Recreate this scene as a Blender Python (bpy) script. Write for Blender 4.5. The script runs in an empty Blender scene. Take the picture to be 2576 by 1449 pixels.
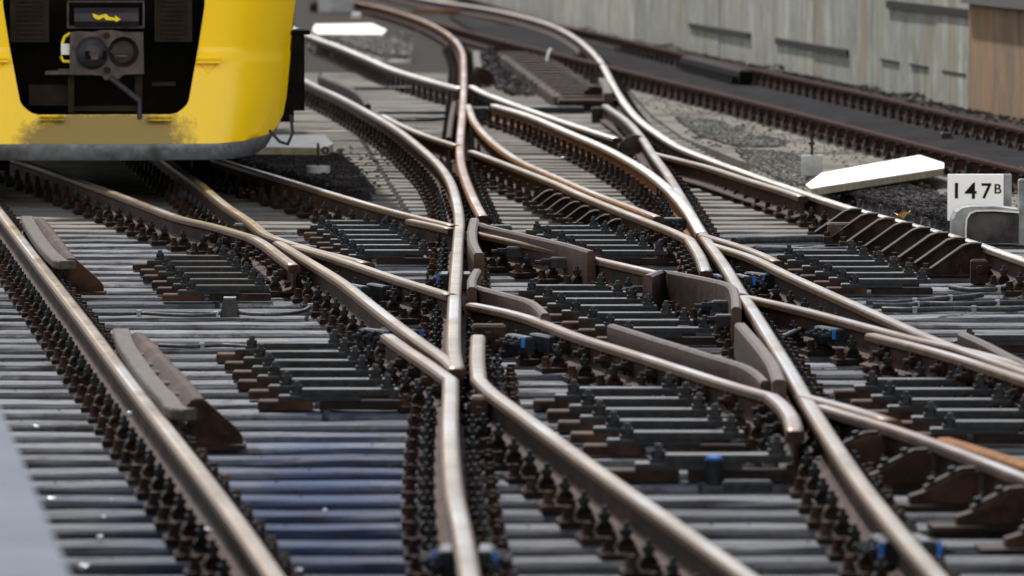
import bpy, bmesh, math, random
from mathutils import Vector, Matrix
from mathutils.geometry import delaunay_2d_cdt
random.seed(7)
R = math.radians
SC = bpy.context.scene
COL = SC.collection

# ------------------------------------------------------------------ camera, light
F, CX, CY, HOR, WPX = 17500.0, 1287.5, 724.5, -300.0, 2575.0
ZR = 0.176                      # rail head above sleeper tops
CAMZ = ZR + 2.15
PITCH = math.atan((CY - HOR) / F)
cam_d = bpy.data.cameras.new('camera'); cam = bpy.data.objects.new('camera', cam_d)
COL.objects.link(cam); SC.camera = cam
cam.location = (0, 0, CAMZ); cam.rotation_euler = (math.pi/2 - PITCH, 0, 0)
cam_d.sensor_width = 36; cam_d.lens = F / WPX * 36
cam_d.clip_start = 0.5; cam_d.clip_end = 1500
cam_d.dof.use_dof = True; cam_d.dof.focus_distance = 40.0; cam_d.dof.aperture_fstop = 5.2

SUN_EL, SUN_AZ = 53.0, -22.0      # azimuth measured from +Y towards +X
w = bpy.data.worlds.new('World'); SC.world = w; w.use_nodes = True
nt = w.node_tree; nt.nodes.clear()
sky = nt.nodes.new('ShaderNodeTexSky'); sky.sky_type = 'NISHITA'; sky.sun_disc = False
sky.sun_elevation = R(SUN_EL); sky.sun_rotation = R(SUN_AZ)
sky.air_density = 1.0; sky.dust_density = 2.4; sky.ozone_density = 1.0
bg = nt.nodes.new('ShaderNodeBackground'); bg.inputs['Strength'].default_value = 0.10
wo = nt.nodes.new('ShaderNodeOutputWorld')
# unseen bright low cloud ahead, added over the Nishita sky so rail tops glint
def wn(typ): return nt.nodes.new('ShaderNode'+typ)
tc=wn('TexCoord'); sp=wn('SeparateXYZ'); nt.links.new(tc.outputs['Generated'],sp.inputs[0])
mz=wn('MapRange'); mz.interpolation_type='SMOOTHSTEP'; nt.links.new(sp.outputs[2],mz.inputs[0])
for i_,v_ in enumerate((.03,.42,1.0,.0)): mz.inputs[i_+1].default_value=v_
my=wn('MapRange'); my.interpolation_type='SMOOTHSTEP'; nt.links.new(sp.outputs[1],my.inputs[0])
for i_,v_ in enumerate((.1,.9,0.0,1.0)): my.inputs[i_+1].default_value=v_
nz=wn('TexNoise'); nz.inputs['Scale'].default_value=3.0; nz.inputs['Detail'].default_value=5; nt.links.new(tc.outputs['Generated'],nz.inputs['Vector'])
nr=wn('MapRange'); nt.links.new(nz.outputs['Fac'],nr.inputs[0])
for i_,v_ in enumerate((.3,.6,.55,1.0)): nr.inputs[i_+1].default_value=v_
m1=wn('Math'); m1.operation='MULTIPLY'; nt.links.new(mz.outputs[0],m1.inputs[0]); nt.links.new(my.outputs[0],m1.inputs[1])
m2=wn('Math'); m2.operation='MULTIPLY'; nt.links.new(m1.outputs[0],m2.inputs[0]); nt.links.new(nr.outputs[0],m2.inputs[1])
mxs=wn('Mix'); mxs.data_type='RGBA'; nt.links.new(m2.outputs[0],mxs.inputs[0]); nt.links.new(sky.outputs[0],mxs.inputs[6]); mxs.inputs[7].default_value=(9.2,9.0,8.6,1)
yb=wn('MapRange'); yb.interpolation_type='SMOOTHSTEP'; nt.links.new(sp.outputs[1],yb.inputs[0])  # second unseen bright bank, behind the camera, added to brighten camera-facing surfaces
for i_,v_ in enumerate((-.15,-.75,0.0,1.0)): yb.inputs[i_+1].default_value=v_
zb=wn('MapRange'); zb.interpolation_type='SMOOTHSTEP'; nt.links.new(sp.outputs[2],zb.inputs[0])
for i_,v_ in enumerate((.62,.30,0.0,1.0)): zb.inputs[i_+1].default_value=v_
m3=wn('Math'); m3.operation='MULTIPLY'; nt.links.new(yb.outputs[0],m3.inputs[0]); nt.links.new(zb.outputs[0],m3.inputs[1])
m4=wn('Math'); m4.operation='MULTIPLY'; nt.links.new(m3.outputs[0],m4.inputs[0]); nt.links.new(nr.outputs[0],m4.inputs[1])
mx2=wn('Mix'); mx2.data_type='RGBA'; nt.links.new(m4.outputs[0],mx2.inputs[0]); nt.links.new(mxs.outputs[2],mx2.inputs[6]); mx2.inputs[7].default_value=(16.5,15.4,13.4,1)
nt.links.new(mx2.outputs[2], bg.inputs[0]); nt.links.new(bg.outputs[0], wo.inputs[0])
sd = bpy.data.lights.new('sun', 'SUN'); sd.energy = 4.3; sd.angle = R(1.5); sd.color = (1.0, .96, .9)
sun = bpy.data.objects.new('sun', sd); COL.objects.link(sun)
sun.rotation_euler = (Vector((math.sin(R(SUN_AZ))*math.cos(R(SUN_EL)), math.cos(R(SUN_AZ))*math.cos(R(SUN_EL)), math.sin(R(SUN_EL))))).to_track_quat('Z', 'Y').to_euler()
SC.view_settings.view_transform = 'Standard'; SC.view_settings.look = 'None'
SC.view_settings.exposure = 0.75; SC.view_settings.gamma = 1

# ------------------------------------------------------------------ helpers
CS, CC = math.sin(PITCH), math.cos(PITCH)
def ray(px, py):
    a, b = (px-CX)/F, -(py-CY)/F
    return Vector((a, CC + b*CS, -CS + b*CC))
def G(px, py, z=0.0):            # a pixel of the survey picture brought down to the plane of height z
    r = ray(px, py); t = (z-CAMZ)/r.z
    return Vector((r.x*t, r.y*t, z))
def P(px, py, Y):                # a pixel brought to the upright plane at distance Y
    r = ray(px, py); t = Y/r.y
    return Vector((r.x*t, Y, CAMZ + r.z*t))

class MB:
    def __init__(s): s.v=[]; s.f=[]; s.m=[]; s.sm=[]
    def add(s, vs, fs, m=0, smooth=False, mat=None):
        n=len(s.v)
        for p in vs:
            p=Vector(p); s.v.append(mat@p if mat else p)
        for f in fs: s.f.append([n+i for i in f]); s.m.append(m); s.sm.append(smooth)
        return s
    def box(s, c, d, rz=0, m=0, bev=0, mat=None, top=None):
        x,y,z=d[0]/2,d[1]/2,d[2]/2
        tx,ty=(x,y) if top is None else (x*top[0],y*top[1])
        M=Matrix.Translation(Vector(c))@Matrix.Rotation(rz,4,'Z')
        if mat: M=mat@M
        if bev:
            b=bev; vs=[]; 
            for zz,q in ((-z,0),(z-b,0),(z,b)):
                vs+=[(-x+q,-y+q,zz),(x-q,-y+q,zz),(x-q,y-q,zz),(-x+q,y-q,zz)]
            fs=[(3,2,1,0),(8,9,10,11)]
            for k in (0,4):
                for i in range(4): fs.append((k+i,k+(i+1)%4,k+4+(i+1)%4,k+4+i))
            return s.add(vs,fs,m,mat=M)
        vs=[(-x,-y,-z),(x,-y,-z),(x,y,-z),(-x,y,-z),(-tx,-ty,z),(tx,-ty,z),(tx,ty,z),(-tx,ty,z)]
        return s.add(vs,[(3,2,1,0),(4,5,6,7),(0,1,5,4),(1,2,6,5),(2,3,7,6),(3,0,4,7)],m,mat=M)
    def cyl(s, a, b, r, r2=None, n=8, m=0, caps=True, smooth=True, mat=None):
        a=Vector(a); b=Vector(b); r2=r if r2 is None else r2
        q=(b-a).to_track_quat('Z','Y'); vs=[]
        for p,rr in ((a,r),(b,r2)):
            for i in range(n):
                t=2*math.pi*i/n; vs.append(p+q@Vector((rr*math.cos(t),rr*math.sin(t),0)))
        s.add(vs,[(i,(i+1)%n,n+(i+1)%n,n+i) for i in range(n)],m,smooth,mat)
        if caps: s.add(vs,[tuple(range(n-1,-1,-1)),tuple(range(n,2*n))],m,False,mat)
        return s
    def tube(s, pts, r, n=6, m=0, mat=None):
        pts=[Vector(p) for p in pts]; vs=[]
        for i,p in enumerate(pts):
            t=(pts[min(i+1,len(pts)-1)]-pts[max(i-1,0)]).normalized()
            u=t.cross(Vector((0,0,1)));  u=u.normalized() if u.length>1e-3 else Vector((1,0,0))
            v=u.cross(t)
            for k in range(n):
                a=2*math.pi*k/n; vs.append(p+u*r*math.cos(a)+v*r*math.sin(a))
        fs=[(i*n+k,i*n+(k+1)%n,(i+1)*n+(k+1)%n,(i+1)*n+k) for i in range(len(pts)-1) for k in range(n)]
        s.add(vs,fs,m,True,mat)
        L=len(vs)
        return s.add(vs,[tuple(range(n-1,-1,-1)),tuple(range(L-n,L))],m,False,mat)
    def prism(s, poly, ax, dep, m=0, mat=None):   # poly in 2D, extruded along local axis 'x','y','z' by range dep
        n=len(poly); vs=[]
        for d in dep:
            for a,b in poly:
                vs.append({'x':(d,a,b),'y':(a,d,b),'z':(a,b,d)}[ax])
        return s.add(vs,[tuple(range(n-1,-1,-1)),tuple(range(n,2*n))]+[(i,(i+1)%n,n+(i+1)%n,n+i) for i in range(n)],m,mat=mat)
    def sweep(s, pts, prof, mats, closed_caps=True, smooth_ids=()):   # profile list (x lateral,z) closed loop
        n=len(prof); vs=[]; L=len(pts)
        for i,p in enumerate(pts):
            t=(pts[min(i+1,L-1)]-pts[max(i-1,0)]); t.z=0; t.normalize(); u=Vector((t.y,-t.x,0))
            for a,b in prof: vs.append((p.x+u.x*a,p.y+u.y*a,p.z+b))
        base=len(s.v); s.v+= [Vector(v) for v in vs]
        for i in range(L-1):
            for k in range(n):
                s.f.append([base+i*n+k,base+(i+1)*n+k,base+(i+1)*n+(k+1)%n,base+i*n+(k+1)%n]); s.m.append(mats[k]); s.sm.append(True if k in smooth_ids else False)
        s.f.append([base+k for k in range(n)]); s.m.append(mats[0]); s.sm.append(False)
        s.f.append([base+(L-1)*n+k for k in range(n-1,-1,-1)]); s.m.append(mats[0]); s.sm.append(False)
        return s
    def mesh(s, name, mats, fix=True):
        me=bpy.data.meshes.new(name); me.from_pydata([tuple(v) for v in s.v],[],s.f)
        for m in (mats if isinstance(mats,(list,tuple)) else [mats]): me.materials.append(m)
        for p,mi,sm in zip(me.polygons,s.m,s.sm): p.material_index=mi; p.use_smooth=sm
        if fix:
            bm=bmesh.new(); bm.from_mesh(me); bmesh.ops.recalc_face_normals(bm,faces=bm.faces); bm.to_mesh(me); bm.free()
        me.update(); return me
    def obj(s, name, mats, parent=None, loc=(0,0,0), rz=0, fix=True):
        return link(name, s.mesh(name,mats,fix), parent, loc, rz)
def link(name, me, parent=None, loc=(0,0,0), rz=0):
    o=bpy.data.objects.new(name, me); COL.objects.link(o); o.location=loc; o.rotation_euler=(0,0,rz)
    if parent: o.parent=parent
    return o
def tag(o, label=None, cat=None, group=None, kind=None):
    if label: o['label']=label
    if cat: o['category']=cat
    if group: o['group']=group
    if kind: o['kind']=kind
    return o
def empty(name, loc, label, cat, group=None, rz=0):
    o=link(name,None,None,loc,rz); o.empty_display_size=.2; return tag(o,label,cat,group)
KIDS={}
def copy_tree(o, parent=None):
    c=o.copy(); COL.objects.link(c)
    if parent: c.parent=parent
    for ch in KIDS.setdefault(o.name,[x for x in o.children]): copy_tree(ch,c)
    return c
def spline(pts, step=0.22, sm=0):
    out=[]
    n=len(pts)
    for i in range(n-1):
        p0=pts[i-1] if i else pts[0]*2-pts[1]; p1=pts[i]; p2=pts[i+1]; p3=pts[i+2] if i+2<n else pts[-1]*2-pts[-2]
        t0=0; t1=t0+max((p1-p0).length,1e-4)**.5; t2=t1+max((p2-p1).length,1e-4)**.5; t3=t2+max((p3-p2).length,1e-4)**.5
        k=max(1,int((p2-p1).length/step))
        for j in range(k):
            t=t1+(t2-t1)*j/k
            A1=(t1-t)/(t1-t0)*p0+(t-t0)/(t1-t0)*p1; A2=(t2-t)/(t2-t1)*p1+(t-t1)/(t2-t1)*p2; A3=(t3-t)/(t3-t2)*p2+(t-t2)/(t3-t2)*p3
            B1=(t2-t)/(t2-t0)*A1+(t-t0)/(t2-t0)*A2; B2=(t3-t)/(t3-t1)*A2+(t-t1)/(t3-t1)*A3
            out.append((t2-t)/(t2-t1)*B1+(t-t1)/(t2-t1)*B2)
    out.append(pts[-1].copy())
    for _ in range(sm):
        out=[out[0]]+[(out[i-1]+out[i]*2+out[i+1])/4 for i in range(1,len(out)-1)]+[out[-1]]
    return out

# ------------------------------------------------------------------ materials
def mat(name, build):
    m=bpy.data.materials.new(name); m.use_nodes=True; t=m.node_tree; t.nodes.clear()
    out=t.nodes.new('ShaderNodeOutputMaterial'); b=t.nodes.new('ShaderNodeBsdfPrincipled'); t.links.new(b.outputs[0],out.inputs[0])
    build(t,b); return m
def N(t,typ,**kw):
    n=t.nodes.new('ShaderNode'+typ)
    for k,v in kw.items():
        if k in n.inputs: n.inputs[k].default_value=v
        else: setattr(n,k,v)
    return n
def coord(t, scale=(1,1,1), kind='Object', rnd=False):
    if kind=='World':
        g=N(t,'NewGeometry'); src=g.outputs['Position']
    else: src=N(t,'TexCoord').outputs[kind]
    mp=N(t,'Mapping'); mp.inputs['Scale'].default_value=scale; t.links.new(src,mp.inputs[0])
    if rnd:
        oi=N(t,'ObjectInfo'); mu=N(t,'Math',operation='MULTIPLY'); mu.inputs[1].default_value=37.0
        t.links.new(oi.outputs['Random'],mu.inputs[0]); cx=N(t,'CombineXYZ')
        for i in range(3): t.links.new(mu.outputs[0],cx.inputs[i])
        t.links.new(cx.outputs[0],mp.inputs['Location'])
    return mp.outputs[0]
def noise(t, vec, scale, detail=4, rough=.6):
    n=N(t,'TexNoise'); n.inputs['Scale'].default_value=scale; n.inputs['Detail'].default_value=detail; n.inputs['Roughness'].default_value=rough
    t.links.new(vec,n.inputs['Vector']); return n.outputs['Fac']
def ramp(t, fac, stops):
    r=N(t,'ValToRGB'); el=r.color_ramp.elements
    while len(el)<len(stops): el.new(.5)
    for e,(p,c) in zip(el,stops): e.position=p; e.color=(*c,1) if len(c)==3 else c
    t.links.new(fac,r.inputs[0]); return r.outputs[0]
def mix(t, fac, a, b, mode='MIX'):
    m=N(t,'Mix',data_type='RGBA',blend_type=mode)
    for sock,v in ((m.inputs[0],fac),(m.inputs[6],a),(m.inputs[7],b)):
        if isinstance(v,(int,float)): sock.default_value=v
        elif isinstance(v,tuple): sock.default_value=(*v,1)
        else: t.links.new(v,sock)
    return m.outputs[2]
def bump(t, b, fac, s=.3, d=.01):
    n=N(t,'Bump'); n.inputs['Strength'].default_value=s; n.inputs['Distance'].default_value=d
    t.links.new(fac,n.inputs['Height']); t.links.new(n.outputs[0],b.inputs['Normal'])
def grime(name, c1, c2, c3=None, scale=14, rough=.8, metal=0, bumpS=.4, kind='World', sc=(1,1,1), rnd=False, spec=None):
    def f(t,b):
        v=coord(t,sc,kind,rnd); n=noise(t,v,scale,6,.65); n2=noise(t,v,scale*.17,3)
        c=ramp(t,n,[(.32,c1),(.66,c2)])
        if c3: 
            k=ramp(t,n2,[(.5,(0,0,0)),(.66,(1,1,1))]); c=mix(t,k,c,c3)
        t.links.new(c,b.inputs['Base Color']); b.inputs['Roughness'].default_value=rough; b.inputs['Metallic'].default_value=metal
        sp_={.9:.08,.95:.05,.72:.12,.8:.1,.85:.1,.7:.06,.62:.1,.6:.08}.get(rough,.14) if spec is None else spec
        if sp_ is not None: b.inputs['Specular IOR Level'].default_value=sp_
        bump(t,b,n,bumpS,.006)
    return mat(name,f)
M={}
M['rust']=grime('rail rust',(.009,.005,.004),(.036,.017,.011),(.06,.029,.017),22,.72)
M['rust_o']=grime('orange rust',(.07,.030,.012),(.22,.095,.028),(.12,.05,.02),18,.8)
M['rust_d']=grime('dark rust',(.006,.004,.0035),(.022,.013,.010),(.036,.021,.015),26,.62)
M['rust_far']=grime('far rail rust',(.012,.005,.004),(.038,.014,.010),None,12,.8,spec=.04)
M['plate']=grime('raised plate steel',(.026,.016,.013),(.072,.047,.040),(.045,.022,.015),16,.45,.15,.25)
M['plate_g']=grime('check bar steel',(.035,.031,.026),(.085,.075,.064),None,20,.6,0,.3)
M['iron']=grime('greased iron',(.006,.007,.008),(.028,.028,.030),(.014,.018,.026),30,.34,0,.4,spec=.14)
M['ironblk']=grime('black block iron',(.008,.009,.010),(.026,.028,.031),None,30,.30,0,.10,spec=.14)
M['gravel_d']=grime('dark ballast stone',(.015,.014,.015),(.065,.06,.062),(.10,.095,.095),9,.9,0,.5)
M['gravel_l']=grime('pale ballast stone',(.08,.08,.075),(.28,.28,.265),(.16,.155,.14),9,.9,0,.5)
M['ballast']=grime('ballast bed',(.006,.0055,.0055),(.04,.036,.033),(.025,.02,.017),30,.95,0,1)
M['concrete']=grime('concrete slab',(.07,.065,.055),(.155,.145,.12),(.05,.045,.038),5,.9,0,.2)
M['fill']=grime('dark trackbed fill',(.005,.0052,.006),(.022,.022,.025),(.012,.009,.008),3,.9,0,.6,spec=.02)
M['cable']=grime('cable sheath',(.02,.022,.026),(.06,.062,.068),None,30,.5)
M['white']=grime('white painted board',(.52,.52,.49),(.80,.80,.78),None,7,.6,0,.1)
M['board_side']=grime('raw board edge',(.22,.21,.14),(.42,.40,.29),None,12,.8)
M['platform']=grime('platform edge paint',(.07,.082,.105),(.10,.113,.138),None,3,.7,0,.1)
M['grey_metal']=grime('galvanised sheet',(.13,.14,.15),(.30,.315,.33),(.08,.08,.08),8,.5,.3,.1)
M['sign']=grime('sign enamel',(.84,.84,.83),(.90,.90,.90),None,5,.5,0,.05)
M['pale']=grime('pale weathered sheet',(.30,.31,.32),(.52,.53,.54),(.22,.22,.22),6,.6,0,.1)
M['black']=grime('black plastic',(.006,.006,.006),(.014,.013,.012),None,10,.6,0,.1)
M['blue']=grime('blue marking paint',(.015,.09,.38),(.03,.16,.5),None,40,.5,0,.1)
M['leaf']=grime('dry leaf',(.5,.28,.05),(.75,.5,.15),None,30,.6,0,.3)
M['glass']=grime('litter glass',(.7,.75,.78),(.9,.92,.95),None,8,.25,0,.1)
def railtop(name, c1, c2, rough, metal):
    def f(t,b):
        v=coord(t,(1,1,1),'World'); n=noise(t,v,9,5,.7); n2=noise(t,v,1.3,3); 
        c=mix(t,ramp(t,n2,[(.42,(0,0,0)),(.62,(1,1,1))]),c1,c2); n3=noise(t,v,.45,3); c=mix(t,ramp(t,n3,[(.5,(0,0,0)),(.62,(.6,.6,.6))]),c,(.26,.29,.33)); c=mix(t,ramp(t,n,[(.45,(0,0,0)),(.8,(.6,.6,.6))]),c,(.14,.085,.05))
        t.links.new(c,b.inputs['Base Color']); b.inputs['Metallic'].default_value=metal
        r=N(t,'MapRange'); t.links.new(n,r.inputs[0]); r.inputs[1].default_value=.3; r.inputs[2].default_value=.7; r.inputs[3].default_value=rough-.06; r.inputs[4].default_value=rough+.12
        t.links.new(r.outputs[0],b.inputs['Roughness']); bump(t,b,n,.05,.002)
    return mat(name,f)
M['top']=railtop('worn rail top',(.175,.17,.15),(.105,.088,.066),.29,.9)
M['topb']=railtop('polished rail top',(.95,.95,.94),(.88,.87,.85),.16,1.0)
M['topd']=railtop('dull rail top',(.13,.09,.072),(.08,.052,.04),.42,.6)
M['edge']=railtop('warm rail edge',(.19,.14,.078),(.10,.062,.03),.34,.85)
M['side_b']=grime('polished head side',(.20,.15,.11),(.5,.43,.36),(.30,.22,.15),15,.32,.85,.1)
M['side']=grime('rail head side',(.018,.009,.004),(.085,.043,.016),(.045,.023,.009),15,.42,.15,.15)
def N2(t,x):
    d=N(t,'Math',operation='MULTIPLY'); d.inputs[1].default_value=.3; t.links.new(x,d.inputs[0]); return d.outputs[0]
def sleeperm(t,b):
    v=coord(t,(.8,14,14),'Object',True); n=noise(t,v,2.2,7,.7)
    vw=coord(t,(1,1,1),'World'); big=noise(t,vw,.35,3); st=noise(t,vw,6,4,.7)
    c=ramp(t,n,[(.30,(.028,.029,.033)),(.5,(.112,.117,.127)),(.68,(.24,.243,.25))])
    # spilled blue-black oil and paint stain between the left and the centre rail
    vd=N(t,'VectorMath',operation='SUBTRACT'); t.links.new(coord(t,(1,1,1),'World'),vd.inputs[0]); vd.inputs[1].default_value=(-.78,25.6,0)
    vs_=N(t,'VectorMath',operation='MULTIPLY'); t.links.new(vd.outputs[0],vs_.inputs[0]); vs_.inputs[1].default_value=(1.9,.26,0)
    vl=N(t,'VectorMath',operation='LENGTH'); t.links.new(vs_.outputs[0],vl.inputs[0])
    sm_=N(t,'Math',operation='MULTIPLY_ADD'); t.links.new(noise(t,vw,3.2,5),sm_.inputs[0]); sm_.inputs[1].default_value=2.2; t.links.new(vl.outputs['Value'],sm_.inputs[2])
    c=mix(t,ramp(t,N2(t,sm_.outputs[0]),[(.45,(.8,.8,.8)),(.80,(0,0,0))]),c,(.016,.038,.10))
    c=mix(t,ramp(t,big,[(.56,(0,0,0)),(.68,(.45,.45,.45))]),c,(.03,.045,.08))
    c=mix(t,ramp(t,st,[(.52,(0,0,0)),(.66,(.7,.7,.7))]),c,(.035,.028,.024))
    oi=N(t,'ObjectInfo'); rr=N(t,'MapRange'); t.links.new(oi.outputs['Random'],rr.inputs[0]); rr.inputs[3].default_value=.6; rr.inputs[4].default_value=1.2
    c=mix(t,1.0,c,rr.outputs[0],'MULTIPLY')
    t.links.new(c,b.inputs['Base Color']); b.inputs['Roughness'].default_value=.85; b.inputs['Specular IOR Level'].default_value=.12; bump(t,b,n,.9,.012)
M['sleeper']=mat('weathered timber',sleeperm)
def sleeperf(t,b):
    v=coord(t,(.8,14,14),'Object',True); n=noise(t,v,2.2,5,.7); st=noise(t,coord(t,(1,1,1),'World'),2,4,.7)
    c=ramp(t,n,[(.25,(.07,.067,.058)),(.75,(.19,.18,.158))]); c=mix(t,ramp(t,st,[(.5,(0,0,0)),(.7,(.6,.6,.6))]),c,(.06,.05,.04))
    t.links.new(c,b.inputs['Base Color']); b.inputs['Roughness'].default_value=.85; b.inputs['Specular IOR Level'].default_value=.15; bump(t,b,n,.5,.008)
M['sleeper_far']=mat('pale weathered timber',sleeperf)
def wallm(c1,c2,c3):
    def f(t,b):
        v=coord(t,(1,1,.5),'Object'); n=noise(t,v,2.3,8,.8); n2=noise(t,coord(t,(.5,.5,.15),'Object'),2.2,5,.7)
        c=ramp(t,n,[(.3,c1),(.62,c2)]); c=mix(t,ramp(t,n2,[(.46,(0,0,0)),(.64,(.8,.8,.8))]),c,c3)
        wh=noise(t,coord(t,(1,1,.10),'Object'),1.7,4,.7); c=mix(t,ramp(t,wh,[(.60,(0,0,0)),(.70,(.6,.6,.6))]),c,(.50,.53,.50))
        oi=N(t,'ObjectInfo'); rr=N(t,'MapRange'); t.links.new(oi.outputs['Random'],rr.inputs[0]); rr.inputs[3].default_value=.72; rr.inputs[4].default_value=1.12; c=mix(t,1.0,c,rr.outputs[0],'MULTIPLY')
        oc=noise(t,coord(t,(1,1,.1),'Object'),1.1,4,.7); c=mix(t,ramp(t,oc,[(.56,(0,0,0)),(.68,(.6,.6,.6))]),c,(.25,.15,.06))
        dk=noise(t,coord(t,(1,1,.06),'Object'),4.5,6,.85); c=mix(t,ramp(t,dk,[(.50,(0,0,0)),(.64,(.85,.85,.85))]),c,(.06,.065,.055))
        t.links.new(c,b.inputs['Base Color']); b.inputs['Roughness'].default_value=.9; bump(t,b,n,.3,.01)
    return f
M['wall']=mat('stained concrete wall',wallm((.045,.048,.04),(.31,.325,.275),(.17,.14,.07)))
M['pillar']=mat('brown stained pillar',wallm((.045,.022,.008),(.27,.16,.065),(.22,.11,.03)))
def yellowm(t,b):
    tc=N(t,'TexCoord'); sep=N(t,'SeparateXYZ'); t.links.new(tc.outputs['Object'],sep.inputs[0])
    v=coord(t,(1,1,1)); n=noise(t,v,9,6,.75); f2=noise(t,v,60,4,.7)
    # road dirt thrown up below the coupler hatch
    ax=N(t,'Math',operation='ABSOLUTE'); t.links.new(sep.outputs[0],ax.inputs[0])
    mx=N(t,'MapRange'); t.links.new(ax.outputs[0],mx.inputs[0]); mx.inputs[1].default_value=.25; mx.inputs[2].default_value=.78; mx.inputs[3].default_value=1; mx.inputs[4].default_value=0
    mz=N(t,'MapRange'); t.links.new(sep.outputs[2],mz.inputs[0]); mz.inputs[1].default_value=.50; mz.inputs[2].default_value=.68; mz.inputs[3].default_value=1; mz.inputs[4].default_value=.35
    m1=N(t,'Math',operation='MULTIPLY'); t.links.new(mx.outputs[0],m1.inputs[0]); t.links.new(mz.outputs[0],m1.inputs[1])
    m2=N(t,'Math',operation='ADD'); t.links.new(m1.outputs[0],m2.inputs[0]); t.links.new(n,m2.inputs[1])
    k=ramp(t,m2.outputs[0],[(.70,(0,0,0)),(1.25 if False else 1.0,(.85,.85,.85))])
    c=mix(t,k,(.95,.62,.001),(.10,.062,.012))
    c=mix(t,ramp(t,f2,[(.66,(0,0,0)),(.76,(.25,.25,.25))]),c,(.4,.25,.03))
    t.links.new(c,b.inputs['Base Color']); b.inputs['Roughness'].default_value=.32
    b.inputs['Specular IOR Level'].default_value=.35; b.inputs['Coat Weight'].default_value=.18; b.inputs['Coat Roughness'].default_value=.12
    bump(t,b,noise(t,v,2.5,2),.12,.02)
M['yellow']=mat('train yellow paint',yellowm)
M['skirt']=grime('train grey skirt',(.09,.105,.12),(.20,.215,.24),(.07,.075,.08),14,.4,.2,.2,'Object')
M['dirtblk']=grime('dirty black metal',(.0015,.0012,.001),(.006,.005,.004),None,10,.7,0,.2,'Object')
M['grille']=grime('grille metal',(.010,.008,.005),(.024,.017,.010),None,10,.75,0,.2,'Object')
M['coupler']=grime('coupler casting',(.035,.029,.028),(.10,.083,.078),(.06,.047,.04),14,.5,.4,.3,'Object')
M['couplbox']=grime('coupler box paint',(.028,.025,.032),(.05,.045,.055),None,8,.4,.1,.1,'Object')
M['ylw']=grime('symbol yellow',(.8,.6,.01),(.85,.65,.02),None,8,.5,0,0)
def glass_m(t,b):
    b.inputs['Base Color'].default_value=(.02,.025,.03,1); b.inputs['Roughness'].default_value=.08
M['window']=mat('tinted train glass',glass_m)

# ------------------------------------------------------------------ setting
ROW=0.61; ROW0=21.4
NROW=104
def rowY(k): return ROW0+ROW*k
# ground sheet
mb=MB(); nx,ny=60,260
vs=[];fs=[]
for j in range(ny+1):
    Y=12+ (j/ny)**1.35*600
    for i in range(nx+1):
        X=(-0.5+i/nx)*(0.25*Y+60)
        vs.append((X,Y,-.125 if Y<46 else -.125+min(1,(Y-46)/4)*.095))
for j in range(ny):
    for i in range(nx): a=j*(nx+1)+i; fs.append((a,a+1,a+nx+2,a+nx+1))
mb.add(vs,fs,0,True); tag(mb.obj('ground',M['ballast'],fix=False),kind='structure')

# platform edge in the bottom left corner
mb=MB(); a=G(-6,1010,.62); b=G(176,1500,.62)
a=P(-10,990,0.0001+26.5); 
pa=G(-5,1012,ZR+.72); pb=G(178,1449,ZR+.72)
dr=(pb-pa).normalized(); p0=pa-dr*6; p1=pb+dr*8; lf=Vector((dr.y,-dr.x,0)); 
if lf.x>0: lf=-lf
ztop=ZR+.72
poly=[(p0.x,p0.y),(p1.x,p1.y),(p1.x+lf.x*4,p1.y+lf.y*4),(p0.x+lf.x*4,p0.y+lf.y*4)]
mb.prism(poly,'z',(ztop-.14,ztop)); 
pi=[(x+lf.x*.12,y+lf.y*.12) for x,y in poly]; mb.prism(pi,'z',(-.08,ztop-.14))
tag(mb.obj('platform',M['platform']),kind='structure')

# pale walkway slabs between the running lines and the far track, dark fill in the far track
def patch(name, px, z, m, thick=.06, kind='structure', label=None, cat=None):
    mb=MB(); pts=[G(x,y,z) for x,y in px]
    mb.prism([(p.x,p.y) for p in pts],'z',(z-thick,z)); o=mb.obj(name,m)
    return tag(o,label,cat,kind=kind)
patch('path',[(1560,178),(1717,238),(2117,335),(2575,455),(3300,650),(3300,850),(2575,600),(2200,520),(2017,462),(1850,400),(1717,345),(1640,290),(1590,235)],.022,M['concrete'])
patch('trackbed',[(1130,40),(1225,62),(1400,66),(1717,140),(2184,245),(3300,512),(3300,640),(2317,375),(1717,225),(1359,135),(1225,98)],.030,M['fill'])

# ------------------------------------------------------------------ sleepers
def Xat(pts, Y):
    for i in range(len(pts)-1):
        a,b=pts[i],pts[i+1]
        if (a.y-Y)*(b.y-Y)<=0 and a.y!=b.y: return a.x+(b.x-a.x)*(Y-a.y)/(b.y-a.y)
    e=min(pts,key=lambda p:abs(p.y-Y)); return e.x
J1=[G(470,655),G(535,745),G(720,905),G(800,1000),G(1000,1300),G(1100,1500)]
J2=[G(1300,420),G(1420,580),G(1545,640),G(1400,735),G(1660,843),G(1520,1000),G(1690,1140),G(1760,1195),G(1800,1500)]
R10P=[G(x,y,.1) for x,y in ((1392,63),(1442,89),(1478,117),(1509,150),(1530,187),(1550,225),(1575,262),(1609,300),(1659,337),(1717,371),(1850,422),(2017,480),(2150,523),(2284,560),(2417,597),(2575,650))]
def rowin(Y,gs): return any(G(1287,b,.03).y-.35<Y<G(1287,a,.03).y+.35 for a,b in gs)
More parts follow.
